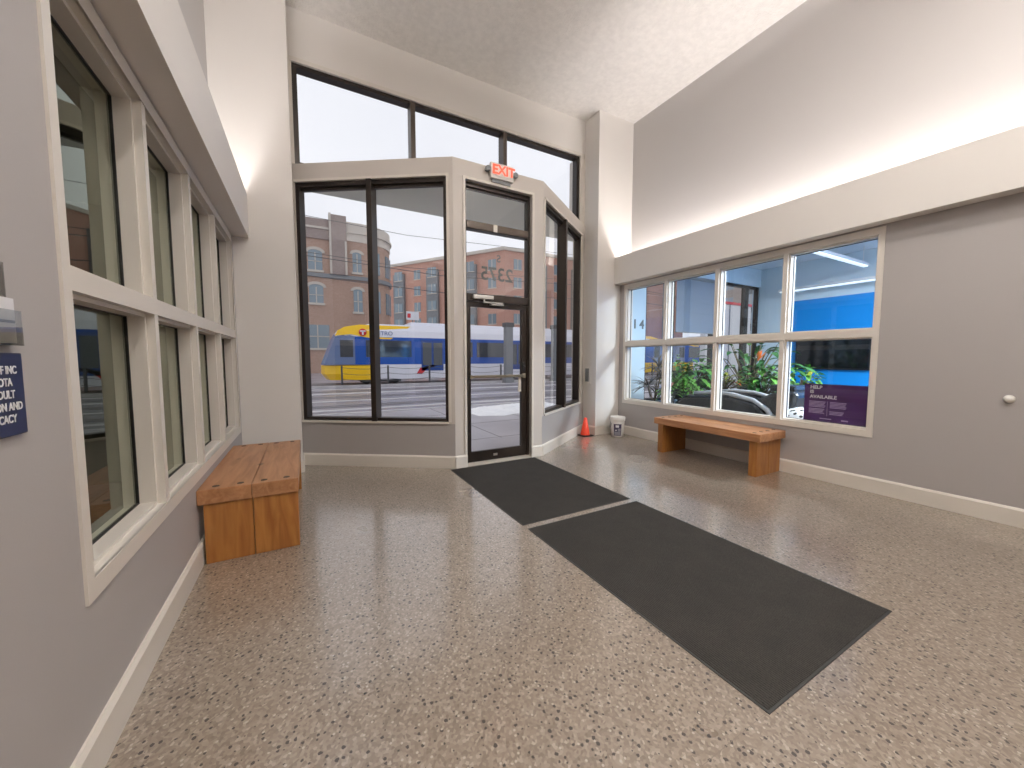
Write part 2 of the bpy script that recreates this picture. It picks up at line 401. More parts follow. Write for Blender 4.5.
def bank_wall(name, xin, xout, openy, wall_y0, wall_y1, upx, side):
    """lower wall with one long window opening, xin = room face"""
    y0, y1 = openy
    m = MB()
    m.box(xin, xout, wall_y0, wall_y1, 0, 0.60, 0)
    m.box(xin, xout, wall_y0, y0, 0.60, 2.66, 0)
    m.box(xin, xout, y1, wall_y1, 0.60, 2.66, 0)
    m.box(xin, xout, wall_y0, wall_y1, 2.66, 2.71, 0)
    return struct(m.build(name, M['grey']))
bank_wall('wall_left', XL, XL-.16, (1.735, 5.01), YB, YP, XLU, -1)
bank_wall('wall_right', XR, XR+.16, (1.57, 4.985), YB, YP, XRU, 1)
# ledges that hide the cove lamps: lip, shelf
def ledge(name, xf, xw, s):
    m = MB()
    m.box(xf, xf+s*.035, YB, YP, LED0, LED1)
    m.box(xf+s*.035, xw, YB, YP, LED0, LED0+.09)
    return struct(m.build(name, M['white']))
ledge('trim_left', -0.505, XLU, -1); ledge('trim_right', 4.925, XRU, 1)
struct(MB().box(XLU, XLU-.12, YB, YP, LED0, ZC).build('wall_left_upper', M['uppergrey']))
struct(MB().box(XRU, XRU+.12, YB, YP, LED0, ZC).build('wall_right_upper', M['uppergrey']))
struct(MB().box(XLU-.2, XRU+.2, YB-.15, YB, 0, ZC).build('wall_back', M['white']))
# pillars and clerestory wall
m = MB()
m.box(XLU-.15, XP, YP, 5.82, 0, ZC)                 # left pillar
m.box(4.53, XR+.16, YP-.02, 5.82, 0, ZC); m.box(XR+.16, XRU+.12, YP-.02, 5.82, 2.75, ZC)               # right pillar
m.box(XP, 4.53, YF, YF+.18, 4.985, ZC); m.box(XP, 4.53, YF+.18, 5.82, 5.3, ZC)                # wall above clerestory
struct(m.build('wall_front', M['white']))

# baseboards
def bb(name, p, q, h=.155, t=.02, flip=1):
    P = Vector((*p, 0)); Q = Vector((*q, 0)); u = (Q-P).normalized(); n = Vector((-u.y, u.x, 0))*flip
    T = axes(P, u, n, (0, 0, 1)); ln = (Q-P).length
    mm = MB(); mm.prism_x([(0, 0), (t, 0), (t, h-.018), (t*.45, h), (0, h)], 0, ln, T=T)
    return struct(mm.build(name, M['trim']))
bb('baseboard_left', (XL, YB), (XL, YP), flip=-1)
bb('baseboard_right', (XR, YB), (XR, YP-.02), flip=1)
bb('baseboard_front_left', (XL+.02, YP), (XP, YP), flip=-1)
bb('baseboard_pillar_left', (XP, YP-.02), (XP, 5.50), flip=-1)
bb('baseboard_front_right', (4.53, YP-.02), (XR-.02, YP-.02), flip=-1)
bb('baseboard_pillar_right', (4.53, YP-.04), (4.53, 5.47), flip=1)

# ------------------------------------------------------------------ long side window banks
def bank(name, xin, s, y0, y1, gmat, depth=.10):
    """s = +1 when the wall thickness runs towards +x"""
    X = lambda d: xin+s*d
    root = struct(bpy.data.objects.new(name, None)); C.objects.link(root)
    z0, z1, zr0, zr1 = .635, 2.62, 1.60, 1.68
    fr = MB()
    # flat outer casing, stepped
    cw = .05
    for a, b, c, d in ((y0-cw, y0, z0-.07, z1+.07), (y1, y1+cw, z0-.07, z1+.07)): fr.box(X(-.009), X(.0), a, b, c, d)
    fr.box(X(-.009), X(0), y0, y1, z1, z1+.07); fr.box(X(-.009), X(0), y0, y1, z0-.07, z0)
    # jambs/head/sill lining
    fr.box(X(-.004), X(.16), y0-.02, y0+.0, z0, z1); fr.box(X(-.004), X(.16), y1, y1+.02, z0, z1)
    fr.box(X(-.004), X(.16), y0-.02, y1+.02, z0-.03, z0); fr.box(X(-.004), X(.16), y0-.02, y1+.02, z1, z1+.03)
    fo = fr.build('casing', M['trim'], root)
    MW = .05; pw = (y1-y0-3*MW)/4
    mu = MB()
    for k in range(3):
        a = y0+pw*(k+1)+MW*k
        mu.box(X(-.004), X(.155), a, a+MW, z0, z1); mu.box(X(.045), X(.155), a-.012, a+MW+.012, z0, z1)
    mu.box(X(-.006), X(.155), y0, y1, zr0, zr1)
    mu.build('mullion', M['trim'], root)
    for k in range(4):
        a = y0+(pw+MW)*k; b = a+pw
        for (c, d) in ((z0, zr0), (zr1, z1)):
            st = MB(); w = .016
            st.box(X(.03), X(depth+.02), a, a+w, c, d); st.box(X(.03), X(depth+.02), b-w, b, c, d)
            st.box(X(.03), X(depth+.02), a+w, b-w, c, c+w); st.box(X(.03), X(depth+.02), a+w, b-w, d-w, d)
            st.build('sash_stop', M['trim'], root)
            g = MB(); e = .005
            g.box(X(depth-.006), X(depth+.012), a+w, a+w+e, c+w, d-w); g.box(X(depth-.006), X(depth+.012), b-w-e, b-w, c+w, d-w)
            g.box(X(depth-.006), X(depth+.012), a+w+e, b-w-e, c+w, c+w+e); g.box(X(depth-.006), X(depth+.012), a+w+e, b-w-e, d-w-e, d-w)
            g.build('gasket', M['gasket'] if s < 0 else M['darkgrey'], root)
            p = MB(); p._add([(X(depth), a+w, c+w), (X(depth), b-w, c+w), (X(depth), b-w, d-w), (X(depth), a+w, d-w)], [(0, 1, 2, 3)])
            p.build('pane', gmat, root)
    return root
bank('window_1', XL, -1, 1.755, 4.99, M['glass_int'], .10)
bank('window_2', XR, 1, 1.59, 4.965, M['glass_r'], .10)

# ------------------------------------------------------------------ bay: angled windows and door wall
def bay_side(tagname, P, Q, n, win_name):
    P3 = Vector((*P, 0)); Q3 = Vector((*Q, 0)); u = (Q3-P3).normalized(); nv = Vector((*n, 0)).normalized()
    T = axes(P3, u, nv, (0, 0, 1)); ln = (Q3-P3).length
    return T, ln
uL = Vector((B1[0]-B0[0], B1[1]-B0[1])).normalized(); nL = (uL.y, -uL.x)      # pointing to the room
uR = Vector((B3[0]-B2[0], B3[1]-B2[1])).normalized(); nR = (uR.y, -uR.x)
def ang_window(wallname, winname, bbname, P, Q, n, s0, s1):
    T, ln = bay_side('', P, Q, n, '')
    lo = MB()
    lo.box(0, ln, -.16, 0, 0, ZS-.02, T=T)
    struct(lo.build(wallname+'_lower', M['grey']))
    w = MB()
    w.box(0, ln, -.16, 0, ZH, ZT, T=T)
    w.box(0, s0, -.16, 0, ZS-.02, ZH, T=T); w.box(s1, ln, -.16, 0, ZS-.02, ZH, T=T)
    struct(w.build(wallname, M['baypaint']))
    root = struct(bpy.data.objects.new(winname, None)); C.objects.link(root)
    # casing and sill
    c = MB()
    c.box(s0, s1, -.07, .022, ZS-.02, ZS+.004, T=T)
    c.box(s0-.03, s0, 0, .014, ZS+.004, ZH, T=T) if s0 > .04 else None
    c.box(s1, s1+.03, 0, .014, ZS+.004, ZH+.03, T=T) if s1 < ln-.04 else None
    c.box(s0, s1, 0, .014, ZH, ZH+.03, T=T)
    c.build('casing', M['trim'], root)
    f = MB(); z0, z1 = ZS+.004, ZH; fw = .045
    f.box(s0, s0+fw, -.13, -.02, z0, z1, T=T); f.box(s1-fw, s1, -.13, -.02, z0, z1, T=T)
    f.box(s0+fw, s1-fw, -.13, -.02, z0, z0+.04, T=T); f.box(s0+fw, s1-fw, -.13, -.02, z1-.05, z1, T=T)
    # inner glazing bead
    f.box(s0+fw, s1-fw, -.10, -.06, z1-.085, z1-.05, T=T)
    f.build('frame', M['bronze'], root)
    sm = (s0+s1)/2+.0
    mu = MB(); mu.box(sm-.032, sm+.032, -.13, .02, z0, z1-.0, T=T)
    mu.build('mullion', M['bronze'], root)
    for a, b in ((s0+fw, sm-.032), (sm+.032, s1-fw)):
        p = MB(); p._add([(a, -.08, z0+.04), (b, -.08, z0+.04), (b, -.08, z1-.085), (a, -.08, z1-.085)], [(0, 1, 2, 3)], T=T)
        p.build('pane', M['glass'], root)
    return T, ln
TL, LL = ang_window('wall_bay_left', 'window_3', '', B0, B1, nL, .02, 1.94)
TR, LR = ang_window('wall_bay_right', 'window_4', '', B2, B3, nR, .06, 1.77)
bb('baseboard_bay_left', (B0[0]+.0, B0[1]-.0), B1, flip=-1)
bb('baseboard_bay_right', B2, B3, flip=-1)
# door wall posts and header
DX0, DX1 = 1.765, 2.725
w = MB()
w.prism([(B1[0], B1[1]), (DX0, B1[1]), (DX0, B1[1]+.19), (B1[0]+.06, B1[1]+.19)], 0, ZT)
w.prism([(DX1, B1[1]), (B2[0], B1[1]), (B2[0]-.06, B1[1]+.19), (DX1, B1[1]+.19)], 0, ZT)
w.box(DX0, DX1, B1[1], B1[1]+.19, ZH, ZT)
struct(w.build('wall_entry', M['baypaint']))
bb('baseboard_entry_left', (B1[0], B1[1]), (DX0, B1[1]), flip=-1)
bb('baseboard_entry_right', (DX1, B1[1]), (B2[0], B1[1]), flip=-1)
t = MB()
t.box(DX0-.03, DX0, 4.376, 4.39, .155, ZH+.03); t.box(DX1, DX1+.03, 4.376, 4.39, .155, ZH+.03); t.box(DX0, DX1, 4.376, 4.39, ZH, ZH+.03)
struct(t.build('trim_entry', M['trim']))
struct(MB().prism_x([(4.38, 0), (4.60, 0), (4.60, .014), (4.54, .022), (4.44, .022), (4.38, .004)], DX0, DX1).build('trim_threshold', M['sill']))
# door frame with two transoms
door = struct(bpy.data.objects.new('door_1', None)); C.objects.link(door)
f = MB(); fy0, fy1 = 4.445, 4.535
f.box(DX0, DX0+.035, fy0, fy1, .022, ZH); f.box(DX1-.035, DX1, fy0, fy1, .022, ZH)
a, b = DX0+.035, DX1-.035
f.box(a, b, fy0, fy1, 3.505, ZH); f.box(a, b, fy0, fy1, 2.995, 3.095); f.box(a, b, fy0-.01, fy1, 2.105, 2.20)
f.box(a, b, fy0+.03, fy1-.02, 3.485, 3.505)
f.build('door_frame', M['bronze'], door)
m = MB(); m.box(a, b, fy0-.012, fy0, 3.005, 3.09); m.build('transom_rail', M['bronze2'], door)
for z0, z1 in ((2.20, 2.995), (3.095, 3.485)):
    p = MB(); p._add([(a, 4.48, z0), (b, 4.48, z0), (b, 4.48, z1), (a, 4.48, z1)], [(0, 1, 2, 3)]); p.build('transom_pane', M['glass'], door)
lf = MB(); ly0, ly1 = 4.46, 4.50
la, lb = a+.004, b-.004
lf.box(la, la+.05, ly0, ly1, .026, 2.10); lf.box(lb-.085, lb, ly0, ly1, .026, 2.10)
lf.box(la+.05, lb-.085, ly0, ly1, .026, .16); lf.box(la+.05, lb-.085, ly0, ly1, 2.035, 2.10)
leaf = lf.build('door_leaf', M['bronze'], door)
p = MB(); p._add([(la+.05, 4.482, .16), (lb-.085, 4.482, .16), (lb-.085, 4.482, 2.035), (la+.05, 4.482, 2.035)], [(0, 1, 2, 3)]); p.build('door_pane', M['glass'], leaf)
h = MB(); h.box(la+.03, lb-.06, 4.405, 4.43, 1.125, 1.16, bev=.006); h.box(la+.02, la+.05, 4.41, 4.46, 1.12, 1.165); h.box(lb-.075, lb-.04, 4.41, 4.46, 1.11, 1.175)
h.build('push_bar', plain('bar_bronze', (0.20, 0.17, 0.12), 0.35, 0.6), leaf)
h = MB(); h.box(lb-.075, lb-.035, 4.435, 4.46, 1.20, 1.33, bev=.005); h.tube([(lb-.055, 4.44, 1.265), (lb-.055, 4.415, 1.265)], .014, 12); h.build('lock', M['black'], leaf)
h = MB(); h.box(lb-.135, lb-.09, 4.45, 4.462, .92, 1.12, bev=.003); h.build('pull_plate', M['sill'], leaf)
h = MB(); h.box(2.17, 2.23, 4.455, 4.46, .075, .105); h.build('maker_plate', M['alu'], leaf)
h = MB(); h.box(1.87, 2.15, 4.385, 4.435, 2.13, 2.18, bev=.008)
h.tube([(2.02, 4.40, 2.14), (2.02, 4.40, 2.085)], .012); h.box(2.0, 2.28, 4.375, 4.40, 2.085, 2.10); h.box(2.12, 2.30, 4.395, 4.46, 2.065, 2.083)
h.build('door_closer', M['alu'], door)
h = MB(); h.box(2.17, 2.225, 4.428, 4.433, 3.0, 3.09); h.build('tag', M['trim'], door)
# street number on the outside of the transom glass (reads correctly from the street)
tT = axes((2.245, 4.4845, 2.47), (-1, 0, 0), (0, 0, 1), (0, 1, 0))
text_mesh('street_number', '2375', .24, M['numerals'], tT, door, bold=.004)
text_mesh('street_letter', 'S', .13, M['numerals'], axes((2.27, 4.4845, 2.68), (-1, 0, 0), (0, 0, 1), (0, 1, 0)), door, bold=.002)

# bay lid and canopy soffit outside
off = .16
P0 = (B0[0], 5.75); P3 = (4.53, 5.75)
struct(MB().prism([(B1[0]+.02, B1[1]+.16), (B2[0]-.02, B2[1]+.16), (B3[0]-.0, B3[1]+.12), (4.53, 5.82), (XP, 5.82), (B0[0]+.0, B0[1]+.12)], ZH+.04, ZT-.005).build('ceiling_porch', M['soffit']))

# clerestory window
root = struct(bpy.data.objects.new('window_5', None)); C.objects.link(root)
x0, x1, z0, z1 = -.035, 4.42, 3.80, 4.985
m = MB(); m.box(XP, x0, YF, 5.8, ZT, z1); m.box(x1, 4.53, YF, 5.8, ZT, z1); m.box(XP, 4.53, YF-.004, YF, z1-.0, z1+.05)
m.build('casing', M['trim'], root)
f = MB(); y0, y1 = YF+.03, YF+.15; fw = .055
f.box(x0, x0+fw, y0, y1, ZT, z1); f.box(x1-fw, x1, y0, y1, ZT, z1); f.box(x0+fw, x1-fw, y0, y1, z1-.045, z1); f.box(x0+fw, x1-fw, y0, y1, ZT, z0+.02)
f.build('frame', M['bronze'], root)
mx = (1.43, 2.89)
for xx in mx:
    q = MB(); q.box(xx-.032, xx+.032, y0-.05, y1, z0, z1-.03); q.build('mullion', M['bronze2'], root)
xs = [x0+fw, mx[0]-.032, mx[0]+.032, mx[1]-.032, mx[1]+.032, x1-fw]
for k in range(3):
    p = MB(); p._add([(xs[2*k], YF+.09, z0+.02), (xs[2*k+1], YF+.09, z0+.02), (xs[2*k+1], YF+.09, z1-.045), (xs[2*k], YF+.09, z1-.045)], [(0, 1, 2, 3)])
    p.build('pane', M['glass'], root)

# ------------------------------------------------------------------ exit sign
r = thing('exit_sign', 'lit red and white exit sign on the header above the entrance door', 'exit sign', (2.25, 4.35, 3.62))
o = r.location[:]
MB().box(2.09, 2.41, 4.335, 4.385, 3.625, 3.815, bev=.008).build('housing', M['exitwhite'], r, o)
MB().box(2.155, 2.395, 4.330, 4.335, 3.655, 3.80).build('face', M['exitwhite'], r, o)
text_mesh('exit_lettering', 'EXIT', .155, M['exitred'], axes((2.268, 4.3285, 3.728), (1, 0, 0), (0, 0, 1), (0, -1, 0)), r, off=o, bold=.004, ext=.003)
q = MB(); q.box(2.12, 2.38, 4.36, 4.39, 3.585, 3.625); q.build('bracket', M['midgrey'], r, o)
for xx in (2.055, 2.445):
    T = Matrix.Translation((xx, 4.35, 3.725)) @ Matrix.Rotation(PI/2, 4, 'X')
    q = MB(); q.lathe([(.0, -.04), (.028, -.035), (.036, 0), (.034, .02), (.02, .022), (.0, .018)], n=16, T=T)
    q.build('lamp_head', M['midgrey'], r, o)

# ------------------------------------------------------------------ benches
def bench(label, x0, x1, y0, y1, ztop, th, lip, legs_in, wall_side):
    r = thing('bench', label, 'bench', ((x0+x1)/2, (y0+y1)/2, 0), group='timber benches by the windows')
    o = r.location[:]
    xm = (x0+x1)/2
    for a, b in ((x0 if wall_side > 0 else x0-.020, xm-.001), (xm+.001, x1)):
        MB().box(a, b, y0, y1, ztop-th, ztop, bev=.006).build('seat_plank', M['woody'], r, o)
    lw = .09
    lx0, lx1 = (x0+.035, x1-.01) if wall_side > 0 else (x0+.01, x1-.005)
    lm = (lx0+lx1)/2
    for ya in (y0+legs_in, y1-legs_in-lw):
        for a, b in ((lx0, lm-.002), (lm+.002, lx1)):
            MB().box(a, b, ya, ya+lw, 0, ztop-th, bev=.005).build('leg', M['woodz'], r, o)
    for ya in (y0+legs_in+lw/2+.01, y1-legs_in-lw/2-.01):
        for k in range(4):
            xx = x0+(x1-x0)*(.13+.245*k)
            MB().lathe([(0, -.001), (.021, -.001), (.021, .002), (.017, .001), (0, .0005)], (xx, ya, ztop), 14).build('plug', M['hole'], r, o)
    return r
bench('honey coloured thick timber bench against the left wall, end facing the viewer', XL+.022, -.075, 3.095, 4.565, .51, .10, 0, .012, -1)
bench('honey coloured thick timber bench under the right window bank', 4.50, XR-.022, 2.32, 3.80, .51, .092, 0, .045, 1)

# ------------------------------------------------------------------ mats
def mat_thing(label, x0, x1, y0, y1):
    r = thing('door_mat', label, 'mat', ((x0+x1)/2, (y0+y1)/2, 0), group='charcoal entrance mats')
    o = r.location[:]
    MB().box(x0, x1, y0, y1, 0.0005, .004, bev=.0015).build('rubber_border', M['rubber'], r, o)
    q = MB(); n = 96; e = .012
    w = (x1-x0-2*e)/n
    for k in range(n):      # raised ribs run along the mat
        a = x0+e+k*w
        q.prism_y([(a+w*.0, .004), (a+w*.2, .007), (a+w*.7, .007), (a+w*.9, .004)], y0+e, y1-e)
    q.box(x0+e, x1-e, y0+e, y1-e, .0035, .005)
    q.build('ribbed_carpet', M['carpet'], r, o)
mat_thing('charcoal ribbed mat right in front of the entrance door', 1.525, 2.755, 2.585, 4.345)
mat_thing('charcoal ribbed mat nearer the camera, beyond the gap from the door mat', 1.53, 2.76, .708, 2.515)

# ------------------------------------------------------------------ cone and bucket
cx, cy = 4.345, 5.17
r = thing('traffic_cone', 'small orange safety cone on black base by the right pillar', 'cone', (cx, cy, 0)); o = r.location[:]
q = MB(); q.box(cx-.11, cx+.11, cy-.10, cy+.10, 0, .018, bev=.006); q.build('base', M['black'], r, o)
q = MB(); q.lathe([(.0, .018), (.085, .018), (.083, .03), (.026, .318), (.02, .324), (.0, .321)], (cx, cy, 0), 24); q.build('cone_body', M['orange'], r, o)
bx, by = 4.80, 4.84
r = thing('bucket', 'white lidded plastic bucket with dark label in the right corner', 'bucket', (bx, by, 0)); o = r.location[:]
q = MB(); q.lathe([(.0, 0), (.098, 0), (.103, .006), (.120, .295), (.118, .30), (0, .30)], (bx, by, 0), 32); q.build('bucket_body', M['bucket'], r, o)
q = MB(); q.lathe([(.0, .285), (.127, .285), (.13, .291), (.13, .345), (.124, .355), (.112, .355), (.108, .346), (0, .346)], (bx, by, 0), 32); q.build('lid', M['bucket'], r, o)
q = MB(); vs = []; fs = []; K = 10; a0 = math.atan2(-by, -bx)
def lab(mbb, z0, z1, amin, amax, dr, mi=0):
    vs = []; K = 8
    for k in range(K+1):
        a = a0+amin+(amax-amin)*k/K
        for z in (z0, z1):
            rr = .103+(z-.006)/.264*.015+dr; vs.append((bx+rr*math.cos(a), by+rr*math.sin(a), z))
    mbb._add(vs, [(2*k, 2*k+2, 2*k+3, 2*k+1) for k in range(K)], mi, True)
lab(q, .03, .235, -.6, .6, .0012, 0); lab(q, .175, .215, -.28, .22, .002, 2); lab(q, .04, .10, -.5, .5, .002, 1); lab(q, .105, .16, .05, .5, .002, 1); lab(q, .115, .135, -.35, -.1, .002, 2)
q.build('bucket_label', [M['label'], M['labelgrey'], M['labelwhite']], r, o)
q = MB(); pts = [(bx+.131*math.cos(a), by+.131*math.sin(a), .25-.09*math.sin((a+2.9)/1.9*PI) if False else .25-.10*math.sin(PI*k/12)) for k, a in enumerate([a0-2.0+1.15*i/12 for i in range(13)])]
q.tube(pts, .004, 6); q.build('handle', M['midgrey'], r, o)

# wall plate with louvres on the pillar
r = thing('wall_vent', 'small dark louvred plate in white frame on the right pillar', 'vent', (4.528, 5.345, 1.02)); o = r.location[:]
MB().box(4.518, 4.53, 5.25, 5.43, .915, 1.235, bev=.003).build('plate_frame', M['exitwhite'], r, o)
q = MB(); q.box(4.515, 4.519, 5.295, 5.395, .955, 1.195)
for k in range(7): q.box(4.509, 4.516, 5.30, 5.39, .965+.032*k, .982+.032*k)
q.build('louvre', M['midgrey'], r, o)
# dome bumper on the right wall
q = MB(); q.lathe([(.0, .0), (.030, .0), (.033, .006), (.027, .022), (.014, .032), (0, .034)], n=20, T=Matrix.Translation((XR, .709, 1.045)) @ Matrix.Rotation(-PI/2, 4, 'Y'))
ob = q.build('wall_bumper', M['bucket']); tag(ob, 'small white dome bumper on the grey right wall', 'wall bumper')

# ------------------------------------------------------------------ navy sign and leaflet holder on the left wall
r = thing('wall_sign', 'navy blue sign with white capitals at the left edge of the wall', 'sign', (XL, 1.30, 1.18)); o = r.location[:]
MB().box(XL, XL+.012, 1.08, 1.475, 1.185, 1.394, bev=.004).build('sign_board', M['navy'], r, o)
for k, (txt, ye) in enumerate((('OF INC', 1.441), ('MINNESOTA', 1.421), ('ADULT', 1.428), ('EDUCATION AND', 1.453), ('ADVOCACY', 1.427))):
    text_mesh('sign_lettering', txt, .028, M['lettering'], axes((XL+.0125, ye+.006, 1.350-.0305*k), (0, .84, 0), (0, 0, 1), (1, 0, 0)), r, 'RIGHT', .0005, o, bold=.0006)
r = thing('leaflet_holder', 'clear acrylic leaflet holder on the left wall above the navy sign', 'leaflet holder', (XL, 1.36, 1.41)); o = r.location[:]
q = MB(); q.box(XL, XL+.003, 1.20, 1.455, 1.415, 1.62); q.box(XL+.022, XL+.025, 1.20, 1.455, 1.415, 1.50); q.box(XL, XL+.025, 1.20, 1.455, 1.412, 1.415); q.box(XL, XL+.025, 1.455, 1.458, 1.412, 1.50)
q.build('acrylic_tray', M['acrylic'], r, o)
q = MB(); q.box(XL+.004, XL+.018, 1.21, 1.447, 1.418, 1.53, 0); q.box(XL+.018, XL+.019, 1.21, 1.445, 1.468, 1.475, 1); q.box(XL+.018, XL+.019, 1.21, 1.445, 1.418, 1.452, 2)
q.build('leaflets', [M['paper'], M['navy'], M['trim']], r, o)

# ------------------------------------------------------------------ window poster HELP IS AVAILABLE
r = thing('window_poster', 'purple poster in the lower right pane reading HELP IS AVAILABLE', 'poster', (XR+.103, 1.92, .65)); o = r.location[:]
px = XR+.103
MB().box(px, px+.003, 1.628, 2.20, .65, 1.085).build('poster_sheet', M['purple'], r, o)
def ptext(txt, y, z, s, mat, bold=0.0, name='poster_lettering', al='LEFT'):
    text_mesh(name, txt, s, mat, axes((px-.0015, y, z), (0, -1, 0), (0, 0, 1), (-1, 0, 0)), r, al, .0005, o, bold=bold)
ptext('HELP', 2.145, 1.045, .052, M['lettering'], .0015); ptext('IS', 2.145, .992, .052, M['lettering'], .0015); ptext('AVAILABLE', 2.145, .936, .052, M['lettering'], .0015)
q = MB()
for (ya, yb, za, rows) in ((2.15, 1.99, .885, 5), (2.15, 2.0, .80, 4), (1.95, 1.80, .885, 5), (1.95, 1.82, .78, 3)):
    for k in range(rows):
        q.box(px-.0012, px-.0002, yb+.02*((k*7) % 3)/3, ya, za-.015*k-.008, za-.015*k)
q.box(px-.0012, px-.0002, 1.972, 1.975, .72, .89)
q.box(px-.0012, px-.0002, 1.93, 2.04, .685, .695); q.box(px-.0012, px-.0002, 1.78, 1.84, .68, .695)
q.build('poster_print', M['purpleink'], r, o)

# ------------------------------------------------------------------ dim room behind the left windows
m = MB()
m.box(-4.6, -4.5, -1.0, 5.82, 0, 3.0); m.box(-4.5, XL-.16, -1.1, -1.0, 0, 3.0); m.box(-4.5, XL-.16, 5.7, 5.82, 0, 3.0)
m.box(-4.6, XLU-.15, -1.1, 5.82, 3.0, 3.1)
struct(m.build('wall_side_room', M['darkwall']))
struct(MB().box(-4.6, XL-.17, -1.1, 5.82, -.12, 0).build('floor_side_room', M['officefloor']))

# ------------------------------------------------------------------ office behind the right windows
OX = 10.6
m = MB()
m.box(OX, OX+.12, -2.5, 5.82, 0, 3.7)
m.box(XR+.16, OX, -2.6, -2.5, 0, 2.7); m.box(XRU+.12, OX, -2.6, -2.5, 2.7, 3.7)
m.box(XR+.16, 6.32, 5.62, 5.82, 0, 3.7)                      # wall between pillar and office window
m.box(6.32, OX, 5.62, 5.82, 3.25, 3.7); m.box(6.32, OX, 5.62, 5.82, 0, .45)
struct(m.build('wall_office', M['coolwall']))
struct(MB().box(XRU+.121, OX+.1, -2.6, 5.82, 3.7, 3.8).build('ceiling_office', M['coolceil']))
struct(MB().box(XR+.17, OX+.1, -2.6, 5.82, -.12, 0).build('floor_office', M['officefloor']))
struct(MB().box(OX-.02, OX, -2.4, 5.02, 1.0-.95, 2.78).build('wall_office_blue', M['blue']))
root = struct(bpy.data.objects.new('window_6', None)); C.objects.link(root)
q = MB()
for xa, xb in ((6.32, 6.38), (7.16, 7.27), (8.64, 8.72), (9.98, 10.14), (10.54, OX)): q.box(xa, xb, 5.66, 5.76, .45, 3.25)
q.box(6.32, OX, 5.66, 5.76, 3.19, 3.25); q.box(6.32, OX, 5.66, 5.76, .45, .51)
q.build('frame', M['bronze'], root)
p = MB(); p._add([(6.38, 5.71, .5), (10.54, 5.71, .5), (10.54, 5.71, 3.2), (6.38, 5.71, 3.2)], [(0, 1, 2, 3)]); p.build('pane', M['glass_r'], root)
r = thing('roller_shade', 'grey roller shade hanging in the office street window', 'shade', (7.9, 5.6, 3.2)); o = r.location[:]
MB().box(7.26, 8.62, 5.605, 5.612, 1.98, 3.22).build('shade_cloth', M['shade'], r, o)
MB().tube([(7.24, 5.60, 3.2), (8.64, 5.60, 3.2)], .035, 12).build('roller', M['midgrey'], r, o)
MB().box(7.26, 8.62, 5.598, 5.618, 1.96, 1.985).build('hem_bar', M['midgrey'], r, o)
# wall lettering on the cool wall
r = thing('wall_lettering', 'small dark figures on the pale blue office wall by the corner', 'wall lettering', (6.12, 5.61, 2.05)); o = r.location[:]
for ch_, xx in (('1', 6.0), ('4', 6.2)): text_mesh('figure', ch_, .26, M['numerals'], axes((xx, 5.612, 2.08), (1, 0, 0), (0, 0, 1), (0, -1, 0)), r, bold=.006, ext=.004, off=o)
# television
r = thing('television', 'black flat television mounted on the bright blue office wall', 'television', (OX-.06, 3.9, 1.15)); o = r.location[:]
MB().box(OX-.09, OX-.04, 3.30, 4.70, 1.12, 1.92, bev=.01).build('tv_case', M['black'], r, o)
MB().box(OX-.094, OX-.09, 3.33, 4.67, 1.16, 1.89).build('tv_screen', plain('tv_screen', (0.006, 0.007, 0.009), 0.08), r, o)
MB().box(OX-.04, OX-.0, 3.8, 4.2, 1.35, 1.7).build('bracket', M['darkgrey'], r, o)
# fluorescent fixtures
def tube_light(label, a, b, z, w=.12):
    A = Vector((*a, z)); B = Vector((*b, z)); u = (B-A).normalized(); n = Vector((-u.y, u.x, 0)); ln = (B-A).length
    r = thing('ceiling_light', label, 'ceiling light', ((A+B)/2)[:], group=None); o = r.location[:]
    T = axes(A, u, n, (0, 0, 1))
    MB().prism_x([(-w/2, 0), (w/2, 0), (w/2*.7, .06), (-w/2*.7, .06)], 0, ln, T=T).build('housing', M['whitemetal'], r, o)
    MB().box(.02, ln-.02, -w*.32, w*.32, -.02, 0, T=T).build('diffuser', M['lampdim'], r, o)
    for s in (.15, ln-.15): MB().box(s-.006, s+.006, -.006, .006, .06, 3.7-z, T=T).build('hanger', M['whitemetal'], r, o)
    return r
tube_light('long office ceiling light running away from the window wall', (7.0, 3.4), (10.3, 3.4), 3.3)
tube_light('long office ceiling light running across in front of the blue wall', (10.3, 5.0), (10.3, 1.2), 3.0, .2)

